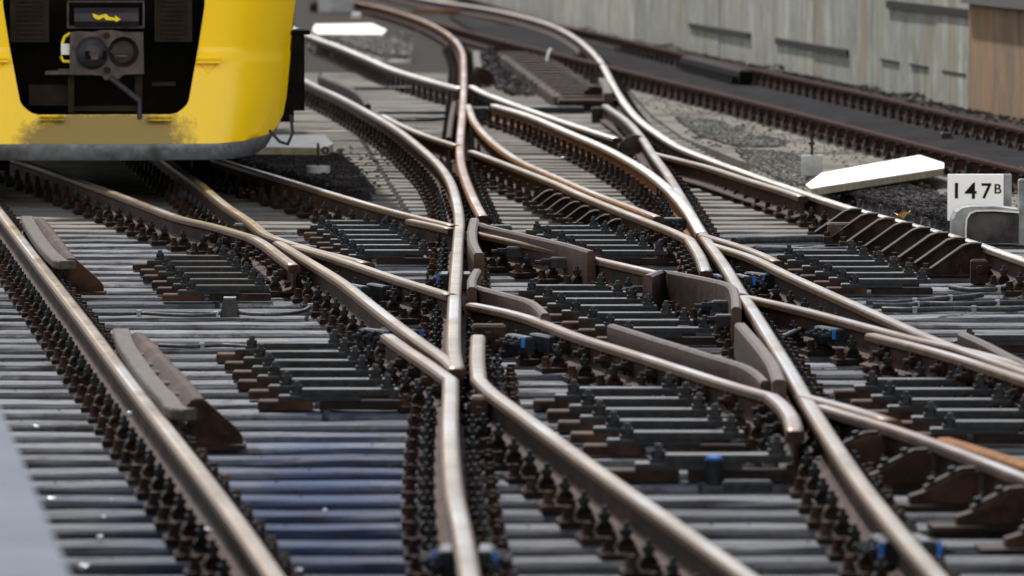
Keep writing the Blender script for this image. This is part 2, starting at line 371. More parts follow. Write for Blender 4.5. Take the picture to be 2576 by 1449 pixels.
def timber(x0,x1,Y,m):
    L=x1-x0; mb=MB(); wd=.252+random.uniform(-.022,.022); h=.16
    n=max(3,int(L/.25)); prof=[(-wd/2,-h),(-wd/2,-.02),(-wd/2+.012,-.005),(-wd/2+.04,0),(0,.002),(wd/2-.04,0),(wd/2-.012,-.006),(wd/2,-.02),(wd/2,-h)]
    pts=[]
    for i in range(n+1):
        pts.append(Vector((-L/2+L*i/n,random.uniform(-.004,.004),random.uniform(-.004,.0))))
    vs=[]; P_=len(prof)
    for p in pts:
        for a,b in prof: vs.append((p.x,p.y+a,p.z+b+ (random.uniform(-.003,.003) if b>-.05 else 0)))
    fs=[(i*P_+k,(i+1)*P_+k,(i+1)*P_+(k+1)%P_,i*P_+(k+1)%P_) for i in range(n) for k in range(P_)]
    mb.add(vs,fs,0,False); mb.add(vs,[tuple(range(P_)),tuple(range(n*P_+P_-1,n*P_-1,-1))])
    o=mb.obj('timber_sleeper',m,None,((x0+x1)/2,Y+random.uniform(-.018,.018),random.uniform(-.009,.0)),random.uniform(-.004,.004))
    return o
for k in range(NROW):
    Y=rowY(k); hw=.0745*Y+.5
    xl,xr=-hw-.9,hw+1.3
    near=Y<46
    if near:
        j1=Xat(J1,Y) if rowin(Y,((672,745),(905,1003))) else -99
        j2=Xat(J2,Y) if rowin(Y,((588,650),(745,862),(1005,1140),(1194,1203))) else 99
        segs=[]; cur=xl; names=[]
        if j1>xl: segs.append((cur,j1-.015,0)); cur=j1+.015
        if j2<xr: segs.append((cur,j2-.015,1)); cur=j2+.015
        segs.append((cur,xr,2 if j2<xr else (1 if j1>xl else 3)))
        for x0,x1,w_ in segs:
            o=timber(x0,x1,Y,M['sleeper'])
            tag(o,['weathered grey timber sleeper under the left running rail, ending at the tie bars','weathered grey timber sleeper crossing the middle of the junction','weathered grey timber sleeper under the right hand crossing rails','weathered grey timber sleeper running unbroken across the whole junction'][w_],'sleeper',['sleepers of the left track','sleepers of the middle of the junction','sleepers of the right track','unbroken long sleepers'][w_])
    else:
        sp=G(1640,300).y
        xr2=min(xr, Xat(R10P,Y)+.30)
        for x0,x1 in ((xl,-.62-(Y-46)*.045),(-.58-(Y-46)*.045,xr2)):
            o=timber(x0,x1,Y,M['sleeper_far'])
            tag(o,'pale dusty timber sleeper in the far part of the junction beyond the crossings','sleeper','far sleepers beyond the crossings')
# ------------------------------------------------------------------ rail fastenings (a base plate with clips and bolts either side of a rail)
def clip_mesh():
    mb=MB()   # origin at rail centre, +x side; arch clamp with its coil and a coach screw outside
    arc=[]; 
    for i in range(9):
        a=math.pi*i/8; arc.append((.092+.034*math.cos(a), .030+.044*math.sin(a)))
    inn=[(.092+.021*math.cos(math.pi*i/8), .030+.030*math.sin(math.pi*i/8)) for i in range(9)]
    for y0,y1 in ((-.034,-.006),(.002,.030)):
        mb.prism(arc+inn[::-1],'y',(y0,y1),0)
    mb.box((.092,-.002,.03),(.052,.074,.022),0,0)
    mb.cyl((.092,-.002,.03),(.092,-.002,.085),.017,n=8,m=0)
    return mb.mesh('clip',M['rust_d'])
def bolt_mesh():
    mb=MB(); mb.cyl((.092,-.002,.078),(.092,-.002,.100),.022,n=6,smooth=False); mb.cyl((.092,-.002,.100),(.092,-.002,.122),.012,.009,n=7)
    return mb.mesh('bolt',M['iron'])
def screw_mesh():
    mb=MB(); mb.cyl((.155,.03,.018),(.155,.03,.030),.031,.026,n=9); mb.cyl((.155,.03,.030),(.155,.03,.050),.020,.018,n=9); mb.box((.155,.03,.058),(.024,.024,.024),.4)
    mb.cyl((.150,-.045,.018),(.150,-.045,.028),.028,.024,n=8); mb.box((.150,-.045,.043),(.024,.024,.03),.9)
    return mb.mesh('coach_screw',M['rust'])
def plate_mesh():
    mb=MB(); mb.box((0,0,.006),(.37,.16,.028),0,0,bev=.004); 
    for sx in (-1,1): mb.box((sx*.066,0,.030),(.014,.15,.024),0,0)
    return mb.mesh('base_plate',M['rust_d'])
CLIP,BOLT,SCREW,BPL=clip_mesh(),bolt_mesh(),screw_mesh(),plate_mesh()
def far_mesh():
    mb=MB(); mb.box((0,0,.006),(.37,.16,.028),0,0)
    for s in (-1,1):
        mb.box((s*.092,0,.05),(.06,.06,.08),0,0,top=(.6,.8)); mb.cyl((s*.092,0,.09),(s*.092,0,.12),.018,n=5); mb.box((s*.155,.02,.04),(.05,.05,.05),0,0,top=(.5,.5))
    return mb.mesh('fastening',M['rust_d'])
FARM=far_mesh()
def put_chair(rail, x, y, z, ang, sides, far, big=False):
    if far:
        f_=link('rail_fastening',FARM,rail,(x,y,z),ang+random.uniform(-.03,.03)); f_.scale=(1.12,1.5,1.25) if big else (1,1,1); return
    c=link('rail_fastening',BPL,rail,(x,y,z+random.uniform(-.002,.001)),ang+random.uniform(-.02,.02))
    for s in sides:
        rz=0 if s>0 else math.pi
        link('clip',CLIP,c,(0,random.uniform(-.006,.006),random.uniform(-.002,.003)),rz+random.uniform(-.08,.08)); link('bolt',BOLT,c,(0,0,random.uniform(-.006,.004)),rz); link('coach_screw',SCREW,c,(0,0,0),rz+random.uniform(-.05,.05))

PROF=[(-.0625,0),(-.0625,.011),(-.022,.022),(-.009,.036),(-.008,.105),(-.033,.118),(-.0365,.124),(-.036,.144),(-.031,.151),(-.022,.1550),(-.009,.156),(.011,.156),(.023,.1552),(.031,.151),(.036,.144),(.0365,.124),(.033,.118),(.008,.105),(.009,.036),(.022,.022),(.0625,.011),(.0625,0)]
PM=[0]*22
for k_ in (5,6,7,8,12,13,14,15): PM[k_]=1
PM[9]=4; PM[10]=2; PM[11]=4
RAILS={}
_ri=[0]
def rail(key, label, px, top='top', body='rust', side='side', chairs=True, cr=None, sm=1, sides=(-1,1), extend=0, cat='rail', group=None, skip=None):
    dz=((_ri[0]*3)%7)*.0011; _ri[0]+=1
    corners=[i for i,p in enumerate(px) if len(p)>2 and 0<i<len(px)-1]
    pts=[G(p[0],p[1],ZR+dz) for p in px]
    if px[-1][0]>=2575: extend=7
    if extend:
        d=(pts[-1]-pts[-2]).normalized(); pts.append(pts[-1]+d*extend)
    path=[]; cuts_=[0]+corners+[len(pts)-1]
    for a_,b_ in zip(cuts_,cuts_[1:]):
        seg=spline(pts[a_:b_+1],.22,sm); path+=seg if not path else seg[1:]
    for p in path: p.z=.02+dz
    mb=MB(); mb.sweep(path,PROF,PM,smooth_ids=(7,8,9,10,11,12,13))
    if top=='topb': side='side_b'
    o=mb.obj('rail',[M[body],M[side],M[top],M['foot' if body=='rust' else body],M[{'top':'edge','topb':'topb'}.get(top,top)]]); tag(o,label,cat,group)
    RAILS[key]=(o,path)
    if chairs:
        n=0
        for k in range(120):
            Y=rowY(k)
            if cr and not (cr[0]<=Y<=cr[1]): continue
            if skip and skip[0]<=Y<=skip[1]: continue
            for i in range(len(path)-1):
                a,b=path[i],path[i+1]
                if (a.y-Y)*(b.y-Y)<=0 and a.y!=b.y:
                    x=a.x+(b.x-a.x)*(Y-a.y)/(b.y-a.y)
                    sx=CX+F*x/Y
                    if sx<-400 or sx>3500 or n>=98: break
                    n+=1; t=(b-a); ang=-math.atan2(t.x,t.y) if t.y>0 else -math.atan2(-t.x,-t.y)
                    ang=max(-.45,min(.45,ang))
                    put_chair(o,x,Y,.0015+dz*.9,ang,sides,Y>50 or key in('F1','F2'),key in('F1','F2')); break
    return o

M['foot']=grime('dusty rail foot',(.022,.014,.012),(.070,.047,.042),(.035,.022,.018),18,.85)
PM[1]=3; PM[19]=3
rail('R1','straight tan topped rail at the far left, running beside the two check rails',[(-330,102),(-120,374),(0,530),(108,670),(213,805),(335,966),(430,1088),(525,1210),(610,1325),(693,1446)],extend=2.5)
rail('R2','rail curving out from under the train and bending off beside the first frog nose',[(-150,345),(20,392),(110,420),(200,452),(287,483),(367,513),(457,546),(533,563),(633,592,1),(663,608),(700,636),(741,667)],skip=(39.7,41.2))
rail('R3','rail from under the front of the train whose end flares past the first frog nose',[(330,330),(440,415),(500,458),(530,483),(567,513),(633,557),(672,588),(707,601),(800,629),(860,643),(927,661)],chairs=True,cr=(42.2,70))
rail('R4','long straight rail from the first frog nose down to the second frog in the centre',[(700,607),(760,643),(858,703),(925,755),(992,807),(1060,857),(1125,903),(1150,930)],chairs=True,cr=(31,40.6))
rail('R4b','short rail leaving the first frog nose to the right and meeting the centre rail',[(742,617),(800,632),(858,650),(1008,700),(1080,722),(1140,741)])
rail('R5','rusty rail swinging down in a tight S from the top to a flared tip',[(800,-22),(892,3),(959,17),(1045,43),(1105,70),(1145,100),(1163,130),(1166,165),(1166,217),(1163,283),(1158,340),(1157,385),(1162,420),(1178,467),(1198,512),(1215,543)],top='topd',side='rust_o',body='rust_far')
rail('R6','rail bending from the left down the centre of the picture to the second frog',[(740,185),(790,212),(858,243),(932,283),(999,323),(1059,370),(1105,413),(1132,453),(1147,500),(1154,540),(1155,568,1),(1149,650),(1144,727),(1141,800),(1141,883),(1150,928)])
rail('R19','wing rail left of the second frog that continues down the bottom centre of the picture',[(975,840),(1025,876),(1075,908),(1108,932),(1133,950,1),(1133,985),(1131,1049),(1133,1133),(1142,1233),(1163,1333),(1182,1449)],extend=2)
rail('R18','rail with curved wing tip right of the second frog, running to the bottom',[(1202,842),(1200,900),(1204,948,1),(1225,972),(1325,1046),(1425,1120),(1525,1192),(1625,1262),(1717,1326),(1890,1449)],extend=2)
rail('R20','silvery rail from beneath the train to the centre rail near a dull wing',[(430,358),(520,388),(585,410),(700,444),(858,491),(958,520),(1059,546),(1146,567)])
rail('R20w','dull reddish wing piece lying along the lower side of the silvery rail at the centre',[(1032,551),(1085,562),(1140,575)],top='topd',chairs=False)
rail('R21','rail passing behind the tall raised plates from the centre to the right crossing',[(1185,580),(1300,604),(1400,625),(1492,646),(1658,684),(1760,708),(1867,740)],top='topd')
rail('R15','dull rail from the right crossing that runs beside a longer rail to the right edge',[(1867,741),(1984,766),(2084,791),(2200,822),(2300,848),(2384,866),(2484,890),(2575,917),(2700,955)],top='topd')
rail('R15b','pinkish outer rail that starts abruptly near the blue marked joint box at the right',[(2192,838),(2284,860),(2417,897),(2575,948),(2700,988)],top='topd')
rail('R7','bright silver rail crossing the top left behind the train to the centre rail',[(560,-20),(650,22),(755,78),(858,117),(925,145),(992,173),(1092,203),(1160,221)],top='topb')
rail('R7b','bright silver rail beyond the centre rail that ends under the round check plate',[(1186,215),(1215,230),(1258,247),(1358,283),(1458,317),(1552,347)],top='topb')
rail('R7c','short dull rail joining the curved rail to the centre rail in the upper left',[(962,288),(1010,313),(1075,340),(1152,365)],chairs=False)
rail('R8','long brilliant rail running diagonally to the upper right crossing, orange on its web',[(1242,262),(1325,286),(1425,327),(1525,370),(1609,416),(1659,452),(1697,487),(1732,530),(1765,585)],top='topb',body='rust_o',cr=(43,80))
rail('R9','thin rail branching from the centre rail and ending in an orange flank',[(1177,263),(1194,305),(1242,357),(1309,403),(1392,440),(1492,483),(1575,514),(1657,545)],side='rust_o',chairs=False)
rail('R9b','rail below the thin branch that bends down beside the upper right frog',[(1186,378),(1259,405),(1325,430),(1409,463),(1445,480),(1525,513),(1609,546),(1690,577),(1734,598,1),(1760,640),(1776,682)],cr=(42,70))
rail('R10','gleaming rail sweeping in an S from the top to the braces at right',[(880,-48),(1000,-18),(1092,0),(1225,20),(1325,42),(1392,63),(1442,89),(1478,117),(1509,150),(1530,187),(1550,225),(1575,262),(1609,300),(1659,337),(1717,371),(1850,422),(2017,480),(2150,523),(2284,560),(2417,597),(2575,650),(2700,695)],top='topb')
rail('R11','long straight rail dividing the picture from the upper centre to the lower right corner',[(1522,263),(1575,300),(1612,340),(1642,385),(1675,430),(1705,478),(1740,538),(1772,592),(1825,668),(1862,730),(1905,795),(1950,868),(1985,925),(2022,990),(2065,1060),(2117,1140),(2165,1210),(2217,1276),(2290,1365),(2365,1449)],extend=2,skip=(54,74))
rail('R12','rail leaving the dividing rail and merging into the white gleaming rail on the right',[(1642,383),(1717,401),(1780,417),(1867,445),(1984,481),(2020,494)],chairs=False)
rail('R13','short flared wing rail right of the upper right frog nose',[(1773,590),(1850,613),(1905,633),(1957,657)],top='topd',chairs=False)
rail('R14','rail from the upper right frog nose to the right edge with blue tick',[(1790,612),(1884,641),(1984,688),(2084,733),(2217,792),(2350,850),(2460,890),(2575,930),(2700,975)])
rail('R16w','short dull wing rail at the lower right frog',[(2020,992),(2090,1009),(2170,1032),(2250,1057)],top='topd',chairs=False)
rail('R16','dull pinkish rail at the lower right carried on brown wedge braces',[(2062,1018),(2120,1036),(2200,1058),(2284,1085),(2417,1133),(2575,1195),(2700,1245)],top='topd',chairs=False,side='rust')
rail('R16o','orange rusted rail stub at the right edge above the wedge braces',[(2374,1100),(2475,1130),(2575,1163),(2700,1205)],top='rust_o',side='rust_o',body='rust_o',chairs=False)
rail('R17','dull rail leaving the centre flangeway and bending down at the lower right frog',[(1187,762),(1260,776),(1325,793),(1459,843),(1592,884),(1717,924),(1850,966),(1940,990,1),(1975,1020),(1990,1045,1),(2001,1085)],top='topd')
rail('F1','dark brown outer rail of the far track, nearest the concrete wall',[(1130,-20),(1270,22),(1399,60),(1525,87),(1717,133),(1897,172),(2184,235),(2384,283),(2575,325),(2700,355)],top='rust_far',side='rust_far',body='rust_far')
rail('F2','dark brown inner rail of the far track, furthest from the concrete wall',[(900,-5),(1000,26),(1105,57),(1225,90),(1359,123),(1492,155),(1592,180),(1717,210),(1917,259),(2117,310),(2317,362),(2575,425),(2700,458)],top='rust_far',side='rust_far',body='rust_far')
def wb_mesh():
    mb=MB(); mb.cyl((-.008,0,.085),(-.03,0,.085),.036,n=12); mb.cyl((-.03,0,.085),(-.06,0,.085),.026,n=6,smooth=False); mb.cyl((-.06,0,.085),(-.085,0,.085),.014,n=8); mb.box((-.02,.055,.085),(.04,.02,.08))
    return mb.mesh('web_bolt',M['rust_d'])
WB=wb_mesh()
def web_bolts(key, x0, x1, step=ROW*.5, s=1):
    o,path=RAILS[key]; acc=0
    for a,b in zip(path,path[1:]):
        acc+=(b-a).length; px=CX+F*b.x/b.y
        if x0<=px<=x1 and acc>step:
            acc=0; t=b-a; ang=-math.atan2(t.x,t.y) if t.y>0 else -math.atan2(-t.x,-t.y)
            w_=link('web_bolt',WB,o,(b.x,b.y,.02),ang); w_.scale=(s,1,1)
web_bolts('R2',540,735); web_bolts('R17',1380,1990); web_bolts('R15b',2220,2620); web_bolts('R19',1020,1130); web_bolts('R4b',960,1130); web_bolts('R9b',1640,1770); web_bolts('R21',1680,1850)
# ------------------------------------------------------------------ raised plates (check plates that stand above the rails) and other check rails
def raised(label, px, h=.20, th=.05, ztop=ZR+.05, m='plate', foot=False, cat='check plate', bev=.012, group=None):
    pts=spline([G(x,y,ztop) for x,y in px],.15)
    mb=MB(); t=th/2
    prof=[(-t,-h),(-t,-bev),(-t+bev,0),(t-bev,0),(t,-bev),(t,-h)]
    mb.sweep(pts,prof,[0]*6)
    o=mb.obj('check_plate',M[m]); tag(o,label,cat,group)
    for f in ([.18,.5,.82] if foot else []):
        p=pts[int(f*(len(pts)-1))]; b=MB(); b.box((0,0,0),(.10,.10,.06),0,0,bev=.008); b.cyl((-.05,0,0),(-.105,0,.0),.022,n=6,smooth=False); b.cyl((-.105,0,0),(-.14,0,0),.014,n=6)
        q=b.obj('bolt',M['iron'],o,(p.x-th*.5-.03,p.y-.02,ZR-.055),0)
    return o
raised('tallest long raised steel plate, starting near the flared rail tip and facing the camera',[(1187,560),(1203,560),(1222,566),(1290,582),(1360,598),(1430,614),(1487,631)],h=.21,foot=True)
raised('raised steel plate pointing along the flangeway beside the centre rail, upper one',[(1193,548),(1187,580),(1190,608),(1204,636)],h=.17,th=.06)
raised('raised steel plate with clipped corner against the right dividing rail',[(1628,692),(1646,684),(1665,679),(1720,688),(1790,702),(1834,714),(1848,735),(1852,772)],h=.20,foot=True)
raised('small curved plate end below the tallest raised plate beside the centre rail',[(1199,676),(1187,700),(1187,722)],h=.15,th=.05)
raised('low check rail sloping down behind the dull rail right of the flangeway',[(1187,716),(1240,730),(1290,743),(1332,755),(1352,768),(1372,788)],h=.15,ztop=ZR+.03)
raised('thin raised check rail standing behind the long dull rail, right of centre',[(1538,815),(1600,834),(1660,853),(1717,870),(1790,893),(1865,915),(1898,932),(1925,957)],h=.17,ztop=ZR+.03,th=.045)
raised('raised wedge shaped plate left of the dividing rail at the lower right frog',[(1862,812),(1885,838),(1915,873),(1944,914),(1960,955)],h=.18,th=.06)
raised('check rail standing beyond the merging rails at the far right edge',[(2420,835),(2480,862),(2540,893),(2620,930)],h=.17,ztop=ZR+.01)
# round ended guard plates seen nearly end on
def disc_guard(label, px, py, r, m='rust', rz=0):
    c=G(px,py,.03); mb=MB()
    prof=[(-r,-.0)]+[(-r*math.cos(math.pi*i/14),.05+r*.95*math.sin(math.pi*i/14)) for i in range(15)]+[(r,0)]
    mb.prism([(a,b) for a,b in prof],'y',(-.02,.02),0); mb.box((r*.2,.05,.06),(.16,.10,.12),0,0)
    o=mb.obj('guard_plate',M[m],None,(c.x,c.y,c.z),rz); return tag(o,label,'guard plate')
disc_guard('round ended brown guard plate just right of the centre rail near the top',1212,212,.135)
disc_guard('larger round brown guard plate left of the S curved white rail',1498,262,.14)
disc_guard('round dark guard plate where the bright silver rail stops, beside the upper right frog',1597,388,.12,'plate')
raised('flat pale plate tip standing right of the S curved rail, near the round guard plate',[(1198,128),(1200,150),(1204,168)],h=.1,th=.09,m='plate_g',bev=.01)
raised('pale flat cap beside the larger round guard plate',[(1515,196),(1525,215),(1530,234)],h=.1,th=.09,m='plate_g',bev=.01)
raised('dark reddish side plate hanging under the centre rail, left side',[(1142,255),(1134,300),(1128,345)],h=.15,th=.05,m='rust',ztop=ZR-.005)
raised('brown check rail hooked beside the curved rail right of the train',[(805,190),(850,208),(888,225),(910,240),(925,262)],h=.13,th=.06,m='rust_d',ztop=ZR-.01)

# the two check rails inside the left running rail, each on a stepped bracket
def check_rail(label, bar, brk, gus):
    t=empty('check_rail',(0,0,0),label,'check rail','check rails inside the left running rail')
    pts=spline([G(x,y,ZR+.035) for x,y in bar],.15)
    mb=MB(); mb.sweep(pts,[(-.035,-.045),(-.04,-.008),(-.034,0),(.034,0),(.04,-.008),(.038,-.045)],[0]*6); mb.obj('check_bar',M['plate_g'],t)
    q=spline([G(x,y,ZR+.02) for x,y in brk],.12)
    mb=MB()
    mb.sweep(q,[(-.03,-.18),(-.03,-.004),(-.02,0),(.012,0),(.03,-.015),(.150,-.12),(.155,-.18)],[0]*7)
    o=mb.obj('bracket',M['rust'],t)
    n=len(q)
    for i in range(1,7):
        p=q[int(i/7*(n-1))]; b=MB(); b.box((0,0,0),(.11,.16,.05),0,0,bev=.006,top=(.9,.8)); b.obj('rib',M['rust_d'],t,(p.x-.065,p.y,ZR-.028),.02)
    # foot gusset at the near end
    e=q[-1]; mb=MB(); mb.prism([(-.03,-.196),(-.03,.002),(.03,.002),(.165,-.118),(.185,-.15),(.187,-.196)],'y',(-.014,.014)); mb.box((.07,.0,-.187),(.25,.2,.02)); mb.obj('end_gusset',M['rust'],t,(e.x,e.y,ZR+.012),0)
    for i in (0,1):
        b=MB(); b.cyl((-.12,-.02,0),(-.03,-.02,0),.02,n=8); b.box((-.13,-.02,0),(.03,.05,.05)); b.obj('bolt',M['rust_d'],t,(e.x,e.y-.01-i*.3,ZR-.07),0)
    return t
check_rail('far stepped check rail with flat grey bar, nearer the train',[(68,543),(73,556),(95,592),(118,622),(140,644),(162,656),(178,655)],[(98,548),(125,580),(152,615),(178,650)],None)
check_rail('near stepped check rail with flat grey bar, nearer the camera',[(304,826),(316,860),(345,905),(385,958),(425,1000),(452,1026),(478,1028)],[(345,836),(380,872),(420,915),(460,957),(497,1002)],None)

# ------------------------------------------------------------------ tie bars that join the sleeper halves
def tiebar_proto():
    t=empty('tie_bar',(0,0,0),'x','tie bar')
    mb=MB(); mb.box((-.19,0,.020),(.24,.13,.040),0,0,bev=.006); mb.obj('lower_block',M['rust'],t)
    mb=MB(); mb.box((.14,0,.019),(.36,.13,.038),0,0,bev=.006); mb.obj('right_block',M['rust_d'],t)
    mb=MB(); mb.box((-.04,0,.051),(.36,.12,.022),0,0,bev=.005); mb.obj('middle_plate',M['ironblk'],t)
    mb=MB(); mb.box((.095,0,.077),(.43,.11,.028),0,0,bev=.005); mb.obj('top_bar',M['ironblk'],t)
    for x,z in ((-.14,.058),(.26,.088)):
        b=MB(); b.box((x,0,z+.008),(.06,.06,.02)); b.cyl((x,0,z+.012),(x,0,z+.045),.025,n=6,smooth=False); b.cyl((x,0,z+.045),(x,0,z+.066),.016,.012,n=8); b.obj('bolt',M['iron'],t)
    return t
TB=tiebar_proto(); first=[True]
def tie_group(where, a, b, sc=1.0, mir=False):
    ka=round((G(*a,.03).y-ROW0)/ROW); kb=round((G(*b,.03).y-ROW0)/ROW)
    A,B=G(*a,.03),G(*b,.03); n=ka-kb+1
    for i in range(n):
        Y=rowY(ka-i); f=(A.y-Y)/(A.y-B.y) if A.y!=B.y else 0
        x=A.x+(B.x-A.x)*f
        o=TB if first[0] else copy_tree(TB); first[0]=False
        o.location=(x+random.uniform(-.012,.012),Y,.004); o.scale=(sc,sc,sc); o.rotation_euler=(0,0,random.uniform(-.015,.015)+(math.pi if mir else 0))
        o['label']=where; o['group']='tie bars '+where.split('steel tie bar ')[1]
tie_group('dark bolted steel tie bar in the upper left row between check rail and frog',(462,672),(545,745),.95)
tie_group('dark bolted steel tie bar in the lower left row below the small cable box',(715,905),(812,1003),1.0)
tie_group('dark bolted steel tie bar in the central row between the raised plates',(1400,745),(1665,862),.95)
tie_group('dark bolted steel tie bar in the lower central row above the long rail',(1520,1005),(1690,1140),1.05)
tie_group('dark bolted steel tie bar in the row behind the tallest raised plate',(1400,588),(1545,650),.92)
tie_group('dark bolted steel tie bar in the right hand row beside the slanting braces',(2040,655),(2225,735),.95)
tie_group('dark bolted steel tie bar in the row above the frog, left of centre rail',(855,575),(965,655),.95)
tie_group('dark bolted steel tie bar in the far right row over the orange stub',(2270,990),(2450,1085),1.0)
tie_group('dark bolted steel tie bar lying alone below the lower central row',(1760,1196),(1765,1200),1.15)
tie_group('dark bolted steel tie bar at the right edge above the merged rails',(2500,868),(2510,872),1.0)

# ------------------------------------------------------------------ slanting braces
def brace_mesh(w,h,th=.035):
    mb=MB()
    mb.prism([(0,0),(-w,0),(-w,h*.18),(-w*.32,h*.96),(-w*.22,h),(0,h)],'y',(-th/2,th/2),0)
    mb.prism([(-w-.012,h*.16),(-w*.34-.012,h*.97),(-w*.22,h+.010),(0,h+.010),(0,h),(-w*.22,h-.002),(-w*.33,h*.955),(-w,h*.16)],'y',(-.075,.075),0)
    return mb
def braces(label, px, w, h, m, side=-1, rz=0, name='rail_brace',group=''):
    me=brace_mesh(w,h).mesh('rail_brace',M[m]); 
    fb=MB(); fb.box((-w*.55,0,-.010),(w*1.25,.17,.018),0,0); fb.box((-w-.03,-.0,.012),(.06,.12,.03)); fm=fb.mesh('foot',M['rust'])
    bb=MB(); bb.cyl((-w-.035,0,.02),(-w-.035,0,.055),.02,n=6,smooth=False); bm_=bb.mesh('bolt',M['rust_d'])
    for i,(x,y) in enumerate(px):
        p=G(x,y,ZR); Y=p.y
        o=link(name,me,None,(p.x-.03,Y,.022),rz); tag(o,label,'rail brace',group)
        link('foot',fm,o,(0,0,0)); link('bolt',bm_,o,(0,0,0))
RB=RAILS['R10'][1]
def along(path, y0, y1, off=0):
    out=[]
    for k in range(120):
        Y=rowY(k)
        if y0<=Y<=y1: out.append((Xat(path,Y)+off,Y))
    return out
def braces_on(label,path,y0,y1,w,h,m,group,off=-.035,rz=0,zz=.022):
    me=brace_mesh(w,h).mesh('rail_brace',M[m]); 
    fb=MB(); fb.box((-w*.55,0,-.010),(w*1.25,.17,.016),0,0); fb.box((-w-.03,-.0,.012),(.06,.12,.03)); fm=fb.mesh('foot',M['rust'])
    bb=MB(); bb.cyl((-w-.035,0,.02),(-w-.035,0,.055),.02,n=6,smooth=False); bm_=bb.mesh('bolt',M['rust_d'])
    for x,Y in along(path,y0,y1):
        o=link('rail_brace',me,None,(x+off,Y-.02,zz),rz+random.uniform(-.02,.02)); tag(o,label,'rail brace',group)
        link('foot',fm,o,(0,0,0)); link('bolt',bm_,o,(0,0,0))
braces_on('dark slanting brace plate propping the rail below the leaf and dark gravel',RAILS['R10'][1],G(2470,621,ZR).y,G(2180,530,ZR).y,.29,.168,'rust_d','slanting braces on the right hand rail')
braces_on('small black brace plate under the rail leading to the upper right frog',RAILS['R9b'][1],G(1600,543,ZR).y,G(1400,458,ZR).y,.16,.10,'rust_d','small black braces below the thin branch rail')
mw=MB(); 
# wedge braces of the lower right rail
def wedge(x,Y,i):
    mb=MB()
    mb.prism([(0,0),(-.30,0),(-.30,.03),(-.245,.045),(-.07,.125),(0,.128)],'y',(-.045,.045),0)
    o=mb.obj('wedge_brace',M['rust'],None,(x-.035,Y,.02),0.05); o.scale=(.85,1,.95)
    tag(o,'brown cast wedge brace holding the dull pinkish rail at the lower right','rail brace','wedge braces at the lower right')
    b=MB(); b.prism([(-.01,.131),(-.08,.127),(-.235,.058),(-.235,.066),(-.075,.138),(-.01,.142)],'y',(-.032,.032)); b.obj('pad',M['rust_d'],o)
    for dx,dz in ((-.20,.078),(-.11,.118)):
        c=MB(); c.cyl((dx,0,dz-.01),(dx-.006,0,dz+.022),.018,n=6,smooth=False); c.obj('bolt',M['iron'],o)
    b=MB(); b.box((-.2,0,-.012),(.42,.19,.02)); b.obj('foot',M['rust_d'],o)
for i in range(9):
    Y=G(2185,1060,ZR).y-.2-.84*i; wedge(Xat(RAILS['R16'][1],Y),Y,i)

# ------------------------------------------------------------------ blue marked joint boxes (bonded rail joints)
def joint(label, px, py, L=.28, wd=.20, rz=0, tick=True):
    c=G(px,py,ZR-.03); t=empty('rail_joint',(c.x,c.y,0),label,'rail joint','blue marked rail joints',rz)
    for s in (-1,1):
        mb=MB(); mb.box((s*.062,0,.095),(.05,L,.085),0,0,bev=.008)
        for q in (-.09,0,.09): mb.box((s*.075,q,.095),(.05,.03,.075),0,0,bev=.006)
        mb.obj('fishplate',M['ironblk'],t)
        for q in (-.10,.0,.10):
            b=MB(); b.cyl((s*.08,q,.10),(s*.125,q,.10),.02,n=6,smooth=False); b.cyl((s*.12,q,.10),(s*.15,q,.10),.011,n=6); b.obj('bolt',M['iron'],t)
        if tick:
            b=MB(); b.box((s*.098,-L/2-.004,.112),(.016,.008,.05)); b.obj('paint_mark',M['blue'],t)
    return t
joint('blue marked joint box under the rail right of the centre flangeway',1337,838,rz=.35)
joint('blue marked joint on the short rail right of the first frog nose',925,712,rz=.35)
joint('blue marked joint hidden on both sides of the centre rail above the second frog',1146,682)
joint('blue marked joint beside the long rail at the start of the left wing rail',978,823,rz=.6)
joint('blue marked joint on the dividing rail below the upper right frog',1838,688,rz=.2)
joint('blue marked joint on the long rail just right of the upper right frog',1932,682,rz=.4)
joint('blue marked joint box with ribs under the dull rail near the right edge',2115,818,rz=.35)
joint('blurred blue marked joint on the dividing rail at the bottom right',2270,1345,rz=.12)
joint('blurred blue marked joint on the centre rail at the bottom edge',1172,1370,rz=-.02)
# distance blocks and short posts at the flangeways
def block(label, px, py, d, m='rust', z=.0, rz=0, nut=True, h=None):
    c=G(px,py,z+d[2]); mb=MB(); mb.box((0,0,d[2]/2),d,0,0,bev=.012)
    if nut: mb.cyl((0,-d[1]/2,d[2]*.6),(0,-d[1]/2-.035,d[2]*.6),.025,n=6,smooth=False)
    o=mb.obj('distance_block',M[m],None,(c.x,c.y,z),rz); return tag(o,label,'distance block')
block('square brown distance block right of the centre rail under the joint cable',1228,815,(.17,.12,.14),'rust')
block('upright rusty block between the two rails below the second frog',1205,995,(.075,.14,.155),'plate',.0)
block('yellowish rusty block against the wing rail below the second frog',1245,1005,(.06,.12,.12),'rust_o',.0)
block('small flat topped stub between the first two converging rails',610,562,(.12,.14,.155),'plate_g')
block('black barrel shaped block beside the flared rail tip',1258,566,(.15,.12,.13),'ironblk')
block('black block with round nut at the end of the orange flanked rail',1700,548,(.2,.14,.12),'ironblk')
block('black block where the rusty web rail begins, right of the centre rail',1208,270,(.18,.2,.13),'ironblk')
block('grey iron post beside the larger round guard plate',1502,270,(.11,.14,.15),'ironblk')
block('grey brown end block at the top of the slanting brace row',2112,560,(.16,.10,.135),'plate')
block('brown end block at the lower end of the slanting brace row',2462,652,(.10,.06,.14),'rust')

